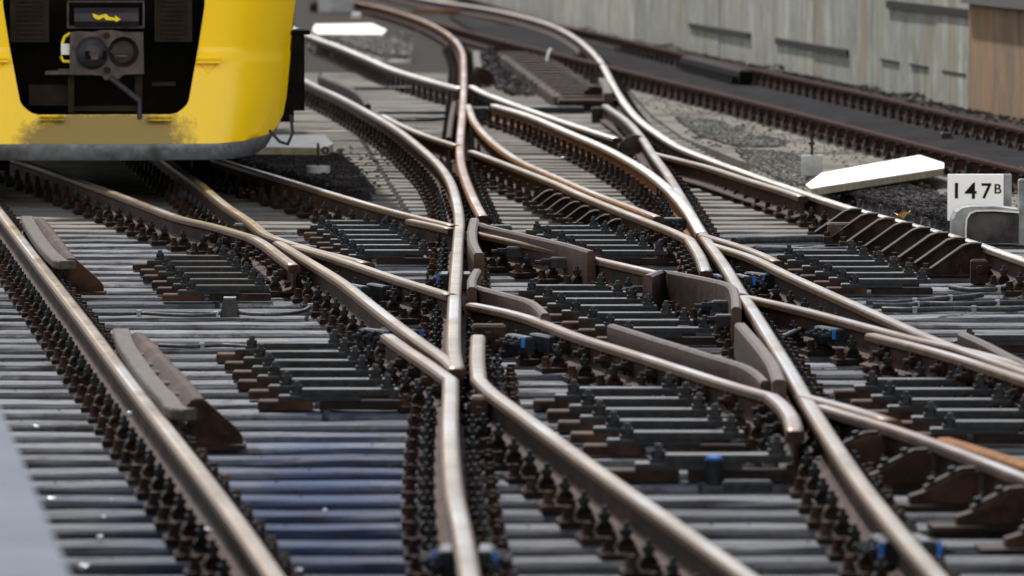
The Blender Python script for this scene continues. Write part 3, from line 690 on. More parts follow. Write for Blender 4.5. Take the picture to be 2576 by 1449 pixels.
# ------------------------------------------------------------------ cables on the sleepers
def cable(label, px, r=.011, z=.018, sag=.004, cat='cable', m='cable', ties=0):
    pts=spline([G(x,y,z+(random.uniform(0,.012))) for x,y in px],.08)
    mb=MB(); mb.tube(pts,r,6); o=mb.obj('cable',M[m]); tag(o,label,cat)
    for i in range(ties):
        p=pts[int((i+.5)/ties*(len(pts)-1))]; b=MB(); b.box((0,0,0),(.025,.04,.035)); b.obj('cable_clamp',M['grey_metal'],o,tuple(p))
    return o
cable('thin grey cable lying across the sleepers left of the small trapezoid box',[(235,790),(300,790),(350,788),(420,792),(480,794),(530,793),(558,783)],ties=2,z=.02)
cable('thin grey cable lying across the sleepers right of the small trapezoid box',[(598,784),(630,790),(700,791),(750,785),(780,772),(800,758),(835,742)],ties=1,z=.02)
cable('dark cable across the sleepers above the lower left tie bars',[(400,869),(480,872),(560,868),(640,872),(720,866),(800,868),(870,864)],ties=2)
cable('short dark cable at the left edge crossing to the left running rail',[(-20,787),(50,789)],ties=0)
cable('grey hose running from the centre flangeway to the blue marked joint box',[(1200,838),(1230,828),(1258,822),(1290,826),(1318,832)],r=.016,z=.06)
for i,(lb,px) in enumerate([
 ('thick cable bundle, uppermost of those below the slanting braces at the right',[(2390,722),(2440,730),(2500,728),(2545,712),(2600,695)]),
 ('cable on the sleepers at the right, wavy, just under the tie bars',[(2180,760),(2240,762),(2300,758),(2360,752),(2420,748),(2470,742)]),
 ('cable on the sleepers at the right, running to the frame edge with clamps',[(2195,768),(2260,770),(2330,764),(2400,766),(2480,763),(2600,760)]),
 ('lowest cable on the sleepers at the right, long and straight',[(2220,778),(2300,780),(2400,777),(2500,778),(2600,775)])]):
    cable(lb,px,r=.016,z=.03,ties=2)
cable('upper of two thick conduits crossing the sleepers above the right hand tie bars',[(1845,606),(1900,603),(1980,602),(2050,600),(2110,600)],r=.026,z=.03)
cable('lower of two thick conduits crossing the sleepers above the right hand tie bars',[(1900,628),(1980,628),(2050,631),(2110,629),(2140,627)],r=.022,z=.03)
cable('short slanting grey rod between the dividing rail and the ribbed joint box',[(1968,848),(2000,834),(2030,824),(2062,818)],r=.014,z=.07)
c=G(578,798,0); mb=MB(); mb.box((0,0,.05),(.105,.10,.10),0,0,top=(.62,.7)); o=mb.obj('cable_box',M['ironblk'],None,(c.x,c.y,.002)); tag(o,'small black trapezoid cable box standing between two cables on the left sleepers','cable box')
b=MB(); b.box((0,0,.103),(.066,.07,.006)); b.obj('lid',M['grey_metal'],o)
c=G(1795,1222,0); mb=MB(); mb.cyl((0,0,0),(0,0,.10),.026,.034,n=12); o=mb.obj('marker_peg',M['ironblk'],None,(c.x,c.y,.002)); tag(o,'small black peg with a blue top beside the lone tie bar','peg')
b=MB(); b.cyl((0,0,.10),(0,0,.112),.03,n=12); b.obj('cap',M['blue'],o)
c=G(1880,1236,0); mb=MB(); mb.box((0,0,.02),(.19,.09,.045),0,0,bev=.01); tag(mb.obj('junction_box',M['ironblk'],None,(c.x,c.y,.0)),'flat black box lying right of the blue topped peg','box')
# ------------------------------------------------------------------ the yellow train
TX=(262-CX)/F*50
train=empty('train',(TX,50,0),'yellow train front with a black coupler hatch and grey skirt, standing over the tracks','train',None,.075)
def L(px,py): return ((px-262)/350, 2.326-(py+300)/350)
def wz(z):
    ks=[(.3,1.24),(.45,1.27),(.58,1.30),(.76,1.335),(1.01,1.362),(1.28,1.385),(1.5,1.41),(3.1,1.41),(3.7,1.2)]
    for (a,b),(c,d) in zip(ks,ks[1:]):
        if z<=c: return b+(d-b)*max(0,(z-a))/(c-a)
    return 1.2
def dep(x,z):
    a=abs(x)*1.41/wz(z); y=.025*x*x
    if a>.72: y+=((a-.72)/.69)**2.8*.62
    if z<1.06: y-=.13*(1.06-z)/.62+.03
    elif z<1.9: y-=(z-1.06)*.05
    if z>1.9: y+=-.042+(z-1.9)**1.5*.28
    return y
def shell(outline, holes, grid=.045, off=0.0):
    pts=[];edges=[]
    for loop in [outline]+holes:
        n0=len(pts); dense=[]
        for i in range(len(loop)):
            a=Vector(loop[i]); b=Vector(loop[(i+1)%len(loop)]); k=max(1,int((b-a).length/grid))
            for j in range(k): dense.append(a+(b-a)*j/k)
        pts+=dense; n=len(dense); edges+=[(n0+i,n0+(i+1)%n) for i in range(n)]
    def inside(p,loop):
        c=False
        for i in range(len(loop)):
            (x1,y1),(x2,y2)=loop[i],loop[i-1]
            if (y1>p[1])!=(y2>p[1]) and p[0]<(x2-x1)*(p[1]-y1)/(y2-y1)+x1: c=not c
        return c
    xs=[p[0] for p in outline]; zs=[p[1] for p in outline]
    x=min(xs)+grid/2
    while x<max(xs):
        z=min(zs)+grid/2
        while z<max(zs):
            if inside((x,z),outline) and not any(inside((x,z),h) for h in holes): pts.append(Vector((x,z)))
            z+=grid
        x+=grid
    v,e,f,_,_,_=delaunay_2d_cdt([Vector((p[0],p[1])) for p in pts],edges,[],0,1e-5)
    fs=[]
    for t in f:
        c=(sum(v[i][0] for i in t)/3,sum(v[i][1] for i in t)/3)
        if inside(c,outline) and not any(inside(c,h) for h in holes): fs.append(tuple(t))
    mb=MB(); mb.add([(p[0],dep(p[0],p[1])+off,p[1]) for p in v],fs,0,True); return mb
def rim(loop, d0, d1):
    mb=MB(); n=len(loop); vs=[(x,dep(x,z)+d0,z) for x,z in loop]+[(x,dep(x,z)+d1,z) for x,z in loop]
    mb.add(vs,[(i,(i+1)%n,n+(i+1)%n,n+i) for i in range(n)],0,False); return mb
half=[(.472,.652),(.52,.664),(.556,.689),(.588,.72),(.604,.752),(.623,.849),(.68,1.155),(.722,1.43),(.723,1.47),(.723,1.8),(.70,1.87),(.64,1.9)]
hatch=half+[(-x,z) for x,z in half[::-1]]
lowb=[(-1.31,.63),(-1.27,.545),(-1.20,.495),(-1.0,.455),(-.8,.443),(0,.440),(.8,.443),(1.0,.455),(1.20,.495),(1.27,.545),(1.31,.63)]
rt=[(wz(z),z) for z in (.76,.9,1.01,1.15,1.28,1.5,2.0,2.6,3.1,3.4,3.7)]
outl=lowb+rt+[(-x,z) for x,z in rt[::-1]]
front=shell(outl,[hatch]).obj('front_panel',M['yellow'],train)
rim(hatch,-.004,.05).obj('hatch_edge',M['black'],train)
# window above the picture's top edge
win=[(-1.05,2.15),(1.05,2.15),(.95,3.15),(-.95,3.15)]
shell(win,[],.08,-.006).obj('windscreen',M['window'],train)
# skirt
bot=[(-1.22,.50),(-1.17,.40),(-1.08,.352),(-.95,.333),(-.8,.327),(0,.324),(.8,.327),(.95,.333),(1.08,.352),(1.17,.40),(1.22,.50)]
mb=MB(); n=len(lowb); dn=[]; up=[]
def dens(l,k=5):
    o=[]
    for a,b in zip(l,l[1:]):
        for j in range(k): o.append((a[0]+(b[0]-a[0])*j/k,a[1]+(b[1]-a[1])*j/k))
    return o+[l[-1]]
U=dens(lowb); D_=dens(bot); n=len(U)
vs=[(x,dep(x,z)-.004,z-.001) for x,z in U]+[(x,dep(x,z)+.005,z) for x,z in D_]+[(x*.97,dep(x,z)+.05,z+.004) for x,z in D_]
mb.add(vs,[(i,i+1,n+i+1,n+i) for i in range(n-1)]+[(n+i,n+i+1,2*n+i+1,2*n+i) for i in range(n-1)],0,True); mb.obj('skirt',M['skirt'],train)
# side walls, roof and underframe
mb=MB(); sec=[(-1.30,.62)]+[(-wz(z),z) for z in (.76,1.01,1.5,3.1,3.5)]+[(-.8,3.75),(.8,3.75)]+[(wz(z),z) for z in (3.5,3.1,1.5,1.01,.76)]+[(1.30,.62)]
k=len(sec); vs=[(x,dep(x,z) if abs(x)>1 else .9,z) for x,z in sec]+[(x,17,z) for x,z in sec]
mb.add(vs,[(i,(i+1)%k,k+(i+1)%k,k+i) for i in range(k)]+[tuple(range(k,2*k))],0); mb.obj('body',M['yellow'],train)
for xx in (-1.0,1.0):
    pass
mb=MB(); mb.box((0,9,.62),(2.3,16.4,.06)); mb.box((0,.33,.50),(1.9,.06,.20)); mb.obj('underframe',M['dirtblk'],train)
for by in (2.8,14):
    mb=MB(); mb.box((0,by,.50),(2.3,2.6,.18),0,0,bev=.02); bog=mb.obj('bogie',M['dirtblk'],train)
    for wy in (-1,1):
        for wx in (-.74,.74):
            m2=MB(); m2.cyl((wx-.065,by+wy*1.1,.176+.42),(wx+.065,by+wy*1.1,.176+.42),.42,n=28); m2.obj('wheel',M['dirtblk'],bog)
# recess
mb=MB(); a=.50; q=[(-.74,.63),(.74,.63),(.74,1.92),(-.74,1.92)]
mb.add([(x,.03,z) for x,z in q]+[(x,a,z) for x,z in q],[(4,5,6,7)]+[(i,(i+1)%4,4+(i+1)%4,4+i) for i in range(4)],0); rec=mb.obj('coupler_recess',M['dirtblk'],train)
def lz(X,Y): return L(X/3,Y/3)      # survey coordinates of the enlarged tile
def boxz(mb,x0,y0,x1,y1,ya,yb,bev=.006,**k):
    a=lz(x0,y0); b=lz(x1,y1); mb.box(((a[0]+b[0])/2,(ya+yb)/2,(a[1]+b[1])/2),(abs(b[0]-a[0]),abs(yb-ya),abs(a[1]-b[1])),0,0,bev=bev,**k)
for x0,x1 in ((80,372),(1168,1452)):
    mb=MB(); boxz(mb,x0,-120,x1,315,.045,.075); g=mb.obj('vent_grille',M['grille'],train)
    for i in range(11):
        m2=MB(); z0=-80+i*35; a_=lz(x0+45,z0); b_=lz(x1-45,z0+18)
        m2.prism([(.045,a_[1]),(.020,b_[1]+.012),(.020,b_[1]),(.045,b_[1])],'x',(a_[0],b_[0])); m2.obj('louvre',M['grille'],g)
# framed box above the coupler
mb=MB(); 
boxz(mb,508,2,1092,16,-.02,.06); boxz(mb,508,16,522,205,0,.06); boxz(mb,1078,16,1092,205,0,.06); boxz(mb,508,190,1092,212,.02,.06)
mb.obj('box_frame',M['coupler'],train)
mb=MB(); x0,z0=lz(562,58); x1,z1=lz(1046,200)
mb.prism([(-.02,z0),(-.075,z0-.035),(-.075,z1+.04),(-.02,z1),(.05,z1),(.05,z0)],'x',(x0,x1)); cb=mb.obj('coupler_box',M['couplbox'],train)
bolt=[(698,100),(735,116),(747,119),(800,105),(824,127),(868,137),(868,118),(912,147),(872,168),(872,155),(798,150),(784,131),(745,150),(722,143),(706,128)]
mb=MB(); pl=[lz(x,y-4) for x,y in bolt]; mb.prism([(x,z) for x,z in pl],'y',(-.0785,-.076)); mb.obj('lightning_symbol',M['ylw'],cb)
# coupler head: plate with cone and cup
ppl=[(530,240),(600,232),(700,240),(760,225),(850,225),(930,240),(1080,240),(1085,555),(930,560),(900,590),(850,600),(790,600),(770,570),(690,560),(525,560)]
cup=[(930+118*math.cos(2*math.pi*i/28),390+118*math.sin(2*math.pi*i/28)) for i in range(28)]
P2=[lz(*p) for p in ppl]; C2=[lz(*p) for p in cup]
def plateshell(out,hole,y0,y1):
    mb=MB()
    pts=[Vector(p) for p in out+hole]; e=[(i,(i+1)%len(out)) for i in range(len(out))]+[(len(out)+i,len(out)+(i+1)%len(hole)) for i in range(len(hole))]
    v,_,f,_,_,_=delaunay_2d_cdt(pts,e,[],0,1e-6)
    cx,cz=sum(p[0] for p in hole)/len(hole),sum(p[1] for p in hole)/len(hole); rr=abs(hole[0][0]-cx)
    def ins(p,loop):
        c=False
        for i in range(len(loop)):
            (x1,y1_),(x2,y2)=loop[i],loop[i-1]
            if (y1_>p[1])!=(y2>p[1]) and p[0]<(x2-x1)*(p[1]-y1_)/(y2-y1_)+x1: c=not c
        return c
    fs=[t for t in f if (lambda c:(c[0]-cx)**2+(c[1]-cz)**2>(rr*.97)**2 and ins(c,out))((sum(v[i][0] for i in t)/3,sum(v[i][1] for i in t)/3))]
    mb.add([(p[0],y0,p[1]) for p in v],fs); 
    n=len(out); mb.add([(x,y0,z) for x,z in out]+[(x,y1,z) for x,z in out],[(i,(i+1)%n,n+(i+1)%n,n+i) for i in range(n)])
    n=len(hole); mb.add([(x,y0,z) for x,z in hole]+[(cx+(x-cx)*.7,y1+.06,cz+(z-cz)*.7) for x,z in hole],[(i,(i+1)%n,n+(i+1)%n,n+i) for i in range(n)]+[tuple(range(n,2*n))],0)
    return mb
hd=plateshell(P2,C2,-.06,.06).obj('coupler_head',M['coupler'],train)
c=lz(695,395); mb=MB(); r0=.118
for (ra,ya),(rb,yb) in (((1,-.06),(.97,-.10)),((.97,-.10),(.80,-.15)),((.80,-.15),(.50,-.19)),((.50,-.19),(.2,-.20))):
    mb.cyl((c[0],ya,c[1]),(c[0],yb,c[1]),r0*ra,r0*rb,n=30,caps=False)
mb.cyl((c[0],-.2,c[1]),(c[0],-.203,c[1]),r0*.2,n=20); mb.obj('coupler_cone',M['couplbox'],hd)
mb=MB(); boxz(mb,640,375,680,440,-.20,-.15); boxz(mb,740,375,800,440,-.17,-.1); mb.obj('cone_slot',M['dirtblk'],hd)
mb=MB(); boxz(mb,683,362,738,440,-.215,-.15); mb.obj('cone_latch',M['coupler'],hd)
for X,Y in ((805,265),(808,525)):
    c=lz(X,Y); mb=MB(); mb.cyl((c[0],-.06,c[1]),(c[0],-.085,c[1]),.023,n=18); mb.cyl((c[0],-.085,c[1]),(c[0],-.09,c[1]),.012,n=12); mb.obj('air_port',M['grille'],hd)
mb=MB(); boxz(mb,835,380,985,392,.0,.03); boxz(mb,870,405,960,430,.02,.05); mb.obj('cup_tongue',M['coupler'],hd)
mb=MB(); boxz(mb,340,528,530,560,-.03,.02); boxz(mb,440,515,530,530,-.03,.02); mb.obj('side_arm',M['coupler'],train)
mb=MB(); boxz(mb,464,326,526,410,-.02,.04); mb.obj('white_connector',M['white'],train)
mb=MB(); mb.tube([(*(lambda q:(q[0],.0,q[1]))(lz(x,y)),) for x,y in ((530,250),(490,275),(474,320),(470,380),(462,430),(478,458),(530,462))],.012,8); mb.obj('yellow_cable',M['ylw'],train)
mb=MB(); pts=[lz(830,580),lz(1050,755),lz(1050,890)]; mb.tube([(pts[0][0],-.07,pts[0][1]),((pts[0][0]+pts[1][0])/2,-.10,(pts[0][1]+pts[1][1])/2),(pts[1][0],-.13,pts[1][1])],.022,10); mb.tube([(pts[1][0],-.13,pts[1][1]+.008),(pts[2][0],-.13,pts[2][1])],.017,10); mb.obj('uncoupling_handle',M['couplbox'],train)
mb=MB()
boxz(mb,515,570,560,850,.1,.16); boxz(mb,1020,565,1075,760,.1,.16); boxz(mb,560,800,1050,840,.15,.2); boxz(mb,1150,620,1330,650,.1,.15); boxz(mb,220,640,520,800,.2,.3); mb.obj('inner_frame',M['grille'],train)
for x0,y0,x1,y1,d in ((298,865,482,900,-.04),(1108,870,1292,905,-.04),(1478,436,1662,474,-.05),(-120,430,62,465,-.05)):
    mb=MB(); a_=lz(x0,y0); b_=lz(x1,y1); xm=(a_[0]+b_[0])/2; zb=b_[1]; y_=dep(xm,zb)
    mb.prism([(y_+.03,a_[1]),(y_+d-.04,b_[1]+.014),(y_+d-.04,b_[1]),(y_+.03,b_[1])],'x',(a_[0],b_[0]))
    if d<-.045: mb.prism([(b_[0]-.06 if False else a_[0]+.03,b_[1]),(b_[0]-.03,b_[1]),((a_[0]+b_[0])/2,b_[1]-.08)],'y',(y_-.02,y_+.03))
    mb.obj('foot_step',M['yellow'],train)
mb=MB(); mb.tube([(1.20,.30,.52),(1.27,.25,.44),(1.33,.28,.42),(1.37,.35,.50),(1.36,.45,.62)],.012,8); mb.obj('hose',M['cable'],train)
mb=MB(); mb.box((1.30,.75,.62),(.18,.3,.10),0,0,bev=.01); mb.box((1.34,.8,.80),(.10,.12,.3),0,0,bev=.01); mb.obj('side_step',M['dirtblk'],train)

MB().box((1.405,.9,.93),(.13,.5,.56),0,0,bev=.01).obj('side_cabinet',M['dirtblk'],train)
MB().box((1.43,.9,1.22),(.16,.54,.03),0,0,bev=.006).obj('cabinet_lid',M['dirtblk'],train)

# ------------------------------------------------------------------ the concrete wall
wb0=G(1440,68,0); wb1=G(2575,296,0); wd=(wb0-wb1).normalized(); wn=Vector((wd.y,-wd.x,0)); 
if wn.x>0: wn=-wn          # towards the tracks
wang=math.atan2(wd.y,wd.x); W0=wb1-wd*6
def onwall(px,py):
    r=ray(px,py); o=Vector((0,0,CAMZ)); t=(W0-o).dot(wn)/r.dot(wn); p=o+r*t
    return (p-W0).dot(wd), p.z
JX=[onwall(x,150)[0] for x in (1480,1600,1810,1960,2049,2194,2301,2356,2462)]
wall=empty('retaining_wall',tuple(W0),'long pale concrete wall with dark vertical stains and joints beside the far track','wall',None,wang)
sgn=1 if (Matrix.Rotation(-wang,4,'Z')@wn).y>0 else -1
def wbox(name,u0,u1,z0,z1,proud,m,bev=0,par=wall,back=.3):
    mb=MB(); mb.box(((u0+u1)/2,sgn*(proud-back)/2,(z0+z1)/2),(u1-u0,proud+back,z1-z0),0,0,bev=bev); return mb.obj(name,m,par)
cuts=sorted([0]+JX)
u=cuts[-1]
while u<150: u+=5.5; cuts.append(u)
pu=onwall(2464,150)[0]
cuts=[c_ for c_ in cuts if c_>=pu-.01]
for a_,b_ in zip(cuts,cuts[1:]): wbox('wall_panel',a_+.02,b_-.02,-.3,3.2,random.uniform(0,.012),M['wall'],.012)
wbox('wall_core',pu,cuts[-1],-.3,3.15,-.04,M['ironblk'])
wbox('pillar',-16,pu-.02,-.3,onwall(2464,8)[1],.12,M['pillar'],.02)
wbox('pillar_cap',-16,pu-.0,onwall(2464,8)[1]+.002,onwall(2464,8)[1]+.12,.2,M['ironblk'],.01)
wbox('wall_core',-16,pu-.03,onwall(2464,8)[1],3.2,-.1,M['wall'])
for (x0,y0),(x1,y1),th in (((1737,64),(1889,90),.045),((1954,102),(2135,134),.05),((2234,5),(2464,42),.055)):
    a_=onwall(x0,y0); b_=onwall(x1,y1); u0,u1=sorted((a_[0],b_[0])); zz=(a_[1]+b_[1])/2
    wbox('slot_bar',u0,u1,zz-th*.8,zz+th*.8,.03,M['black'],.005)  # black bars added on the face to stand for dark slots
for (x0,y0),(x1,y1) in (((2217,152),(2262,156)),((2290,161),(2335,172)),((2372,178),(2432,190))):
    a_=onwall(x0,y0); b_=onwall(x1,y1); u0,u1=sorted((a_[0],b_[0])); zz=(a_[1]+b_[1])/2
    wbox('bolt_strip',u0,u1,zz-.012,zz+.012,.016,M['black'])
# rubble along the wall foot
mb=MB()
def stone(mb,c,r,flat=.7):
    n=6; vs=[]; 
    base=[(1,0,0),(-1,0,0),(0,1,0),(0,-1,0),(0,0,1),(0,0,-1)]
    a=random.uniform(0,6.28); ca,sa=math.cos(a),math.sin(a)
    ext=[(1,1,.6),(-1,.9,.5),(.8,-1,.6),(-.9,-.9,.5)]
    for x,y,z in [(1,0,-.3),(0,1,-.3),(-1,0,-.3),(0,-1,-.3),(.6,.5,.7),(-.5,.6,.8),(-.6,-.5,.65),(.5,-.6,.75)]:
        x*=r*random.uniform(.7,1.15); y*=r*random.uniform(.7,1.15); z*=r*flat*random.uniform(.8,1.1)
        vs.append((c[0]+x*ca-y*sa,c[1]+x*sa+y*ca,c[2]+z))
    mb.add(vs,[(3,2,1,0),(4,5,6,7),(0,1,5),(0,5,4),(1,2,6),(1,6,5),(2,3,7),(2,7,6),(3,0,4),(3,4,7)])
for i in range(2600):
    u_=random.uniform(2,75); p=W0+wd*u_+wn*(.1+abs(random.gauss(0,.16))); h=.01+.03*max(0,math.sin(u_*1.7)+math.sin(u_*.6))
    stone(mb,(p.x,p.y,max(0,h-(p-W0-wd*u_).length*.12)),random.uniform(.012,.03))
tag(mb.obj('gravel',M['gravel_d'],fix=False),kind='stuff',label='dark rubble gathered along the foot of the concrete wall',cat='gravel')

# ------------------------------------------------------------------ gravel patches: a low bank with loose stones on it
def inpoly(x,y,loop):
    c=False
    for i in range(len(loop)):
        (x1,y1),(x2,y2)=loop[i],loop[i-1]
        if (y1>y)!=(y2>y) and x<(x2-x1)*(y-y1)/(y2-y1)+x1: c=not c
    return c
def gravel(label, px, h, n, m, rr=(.018,.04)):
    pts=[G(x,y,.02) for x,y in px]; loop=[(p.x,p.y) for p in pts]
    cx=sum(p[0] for p in loop)/len(loop); cy=sum(p[1] for p in loop)/len(loop)
    mb=MB(); k=len(loop); rings=[(1,-.04),(.9,h*.6),(.6,h),(.2,h*1.05)]
    vs=[(cx+(x-cx)*f,cy+(y-cy)*f,z) for f,z in rings for x,y in loop]
    mb.add(vs,[(r*k+i,r*k+(i+1)%k,(r+1)*k+(i+1)%k,(r+1)*k+i) for r in range(3) for i in range(k)]+[tuple(range(3*k,4*k))],0)
    x0,x1=min(p[0] for p in loop),max(p[0] for p in loop); y0,y1=min(p[1] for p in loop),max(p[1] for p in loop)
    c=0
    while c<n:
        x=random.uniform(x0,x1); y=random.uniform(y0,y1)
        if inpoly(x,y,loop) or random.random()<.02:
            stone(mb,(x,y,h*random.uniform(.7,1.1)+.004),random.uniform(*rr)); c+=1
    return tag(mb.obj('gravel',m,fix=False),label,'gravel',kind='stuff')
gravel('dark ballast between the curved track and the silvery rail beside the train',[(560,392),(700,378),(800,386),(858,402),(895,432),(925,470),(945,500),(900,492),(800,466),(700,440)],.06,6500,M['gravel_d'],(.010,.022))
gravel('dark ballast bank behind the gleaming rail, under the leaf',[(2040,486),(2110,462),(2200,470),(2300,492),(2385,520),(2398,560),(2405,583),(2284,551),(2150,512)],.08,8000,M['gravel_d'],(.010,.024))
gravel('pale gravel between the sweeping rail and the far track',[(1700,300),(1790,305),(1880,335),(1975,358),(1960,372),(1850,372),(1760,345)],.03,3000,M['gravel_l'],(.014,.03))
gravel('pale gravel around the grey spiked box',[(1850,380),(1950,385),(2020,395),(2060,440),(2035,470),(1960,455),(1890,420)],.03,2400,M['gravel_l'],(.014,.028))
gravel('greenish gravel mound below the white board near the train roof line',[(800,88),(900,86),(985,100),(1040,125),(1035,150),(960,148),(870,118)],.05,1800,M['gravel_l'],(.03,.06))
gravel('dark ballast between the centre rail and the bright silver rail at the top',[(1190,130),(1260,135),(1340,160),(1420,190),(1380,240),(1280,235),(1215,205)],.0,900,M['gravel_d'])

# ------------------------------------------------------------------ white boards, boxes, sign
def board(label, corners, z, th, legs=True, m='white'):
    pts=[G(x,y,z) for x,y in corners]
    t=empty('marker_board',(sum(p.x for p in pts)/len(pts),sum(p.y for p in pts)/len(pts),0),label,'marker board')
    o=Vector(t.location); mb=MB(); mb.prism([(p.x-o.x,p.y-o.y) for p in pts],'z',(z-.004,z+.004)); mb.obj('painted_face',M[m],t)
    mb=MB(); q=[((p.x-o.x)*.995,(p.y-o.y)*.995) for p in pts]; mb.prism(q,'z',(z-th,z-.005)); mb.obj('board',M['board_side'],t)
    if legs:
        for f in (.0,):
            b=MB(); b.box((0.15,0,(z-th)/2),(.09,.12,z-th)); b.obj('foot',M['ironblk'],t)
    return t
board('large white painted marker board lying tilted beside the far track',[(2026,466),(2066,436),(2312,391),(2374,411),(2374,424),(2074,470),(2040,476)],.16,.05)
board('white pointed marker board at the top beside the train',[(786,78),(792,62),(935,60),(972,76),(962,87),(800,86)],.10,.06)
board('white marker board half hidden behind the train, right of its skirt',[(640,370),(690,341),(815,340),(838,362),(820,372)],.14,.06)
c=G(1322,30,0)
def gbox(name,label,cat,px,py,d,m,bev=.01,z=0,rz=0,top=None):
    c=G(px,py,0); return tag(MB().box((0,0,d[2]/2+z),d,rz,0,bev=bev,top=top).obj(name,M[m],None,(c.x,c.y,0)),label,cat)
gbox('relay_box','pale grey equipment box cut by the top edge, left of the rust rail','box',845,30,(.62,.4,.50),'pale')
gbox('stone_block','small white stone in front of the pale equipment box','stone',895,46,(.16,.15,.10),'white',.03)
gbox('stone_block','brown lump of rubble between the train and the pale box','stone',795,30,(.22,.3,.2),'rust',.06)
for i in range(3):
    p=[(1045,20),(1090,26),(1130,20)][i]
tag(MB().box((0,0,.05),(.95,.3,.07),0,0,bev=.01).obj('yellow_bar',M['ylw2'] if 'ylw2' in M else M['rust_o'],None,tuple(G(1105,36,0))),'ochre yellow bar lying between the two rails at the top','bar')
# grey spiked box
c=G(2042,455,0); t=empty('spiked_box',tuple(c),'pale grey steel plate box with an iron spike standing beside the tilted white board','box')
MB().box((0,0,.10),(.165,.06,.20),0,0,bev=.006).obj('plate',M['pale'],t)
mb=MB(); mb.cyl((0,.02,.16),(0,.02,.37),.011,n=8); mb.box((-.004,.02,.29),(.05,.03,.022)); mb.obj('spike',M['iron'],t)
# disc marker by the train
c=G(800,458,0); t=empty('ring_marker',tuple(c),'white cylinder marker with a dark stem and ring, right of the train skirt','marker')
MB().cyl((0,0,0),(0,0,.125),.092,n=24).obj('cylinder',M['pale'],t)
MB().cyl((-.0,0,.12),(-.0,0,.28),.008,n=8).obj('stem',M['iron'],t)
mb=MB(); n=20; o_=[(.055+.030*math.cos(2*math.pi*i/n),.245+.030*math.sin(2*math.pi*i/n)) for i in range(n)]; i_=[(.055+.014*math.cos(2*math.pi*i/n),.245+.014*math.sin(2*math.pi*i/n)) for i in range(n)]
mb.add([(x,-.01,z) for x,z in o_+i_]+[(x,.01,z) for x,z in o_+i_],[(i,(i+1)%n,n+(i+1)%n,n+i) for i in range(n)]+[(2*n+i,2*n+(i+1)%n,3*n+(i+1)%n,3*n+i) for i in range(n)]+[(i,(i+1)%n,2*n+(i+1)%n,2*n+i) for i in range(n)]+[(n+i,n+(i+1)%n,3*n+(i+1)%n,3*n+i) for i in range(n)])
mb.box((0,0,.25),(.02,.02,.10)); mb.obj('ring',M['iron'],t)
# number sign 147B
Ys=45.6
def SP(px,py): return P(px,py,Ys)
a=SP(2383,438); b=SP(2523,555); t=empty('number_sign',(a.x,Ys,0),'white number plate reading 147B above the curved steel guard','sign')
MB().box(((b.x-a.x)/2,0,(a.z+b.z)/2),(b.x-a.x,.012,a.z-b.z),0,0,bev=.004).obj('plate',M['sign'],t)
MB().box(((b.x-a.x)/2+.055,.05,(a.z+b.z)/2),(b.x-a.x,.06,a.z-b.z-.004),0,0,bev=.004).obj('back_plate',M['grey_metal'],t)
MB().box(((b.x-a.x)/2,.06,b.z/2),(.05,.04,b.z)).obj('post',M['iron'],t)
def text(body, x0, y0, x1, y1, par, m='black'):
    cu=bpy.data.curves.new('lettering','FONT'); cu.body=body; cu.size=.1; cu.extrude=.0012; cu.offset=.0012
    o=bpy.data.objects.new('lettering',cu); COL.objects.link(o); bpy.context.view_layer.update()
    me=bpy.data.meshes.new_from_object(o.evaluated_get(bpy.context.evaluated_depsgraph_get())); bpy.data.objects.remove(o); me.materials.clear(); me.materials.append(M[m])
    xs=[v.co.x for v in me.vertices]; ys=[v.co.y for v in me.vertices]; p=SP(x0,y1); q=SP(x1,y0)
    fx=(q.x-p.x)/(max(xs)-min(xs)); fy=(q.z-p.z)/(max(ys)-min(ys)); mx_,my_=min(xs),min(ys)
    for v in me.vertices: v.co.x=(v.co.x-mx_)*fx; v.co.y=(v.co.y-my_)*fy
    r=link('lettering',me,par,(p.x-a.x,-.0085,p.z)); r.rotation_euler=(math.pi/2,0,0); return r
for ch,x0,y0,x1,y1 in (('1',2401,460,2409,499),('4',2426,459,2456,500),('7',2468,461,2494,500),('B',2501,463,2518,487)): text(ch,x0,y0,x1,y1,t)
# curved steel guard
p0=P(2396,612,44.4); k=44.4/F
t=empty('steel_guard',(p0.x,44.4,0),'rounded grey steel guard hood below the number plate','guard')
def gp(px,py): q=P(px,py,44.4); return (q.x-p0.x,q.z)
outer=[gp(*q) for q in ((2396,612),(2396,575),(2397,552),(2405,534),(2420,523),(2440,519),(2500,519),(2562,527))]
inner=[gp(*q) for q in ((2562,534),(2500,530),(2452,531),(2437,537),(2430,552),(2428,575),(2428,612))]
MB().prism(outer+inner,'y',(-.02,.30)).obj('hood',M['grey_metal'],t)
edge=[gp(*q) for q in ((2426,612),(2426,575),(2428,551),(2436,535),(2452,528),(2500,527),(2562,531))]+[gp(*q) for q in ((2562,536),(2500,531),(2453,532),(2440,538),(2432,552),(2430,575),(2430,612))]
MB().prism(edge,'y',(-.028,-.0205)).obj('edge_trim',M['white'],t)
MB().prism([gp(*q) for q in ((2430,612),(2431,552),(2440,540),(2455,534),(2562,538),(2562,612))],'y',(.02,.28)).obj('inner_box',M['gravel_d'],t)
gbox('steel_post','grey steel post cut by the right edge beside the curved guard','post',2572,615,(.06,.10,.42),'grey_metal')
gbox('track_box','small black box on the dark bed between the two far rails','box',2380,357,(.10,.12,.085),'ironblk',.01,top=None)
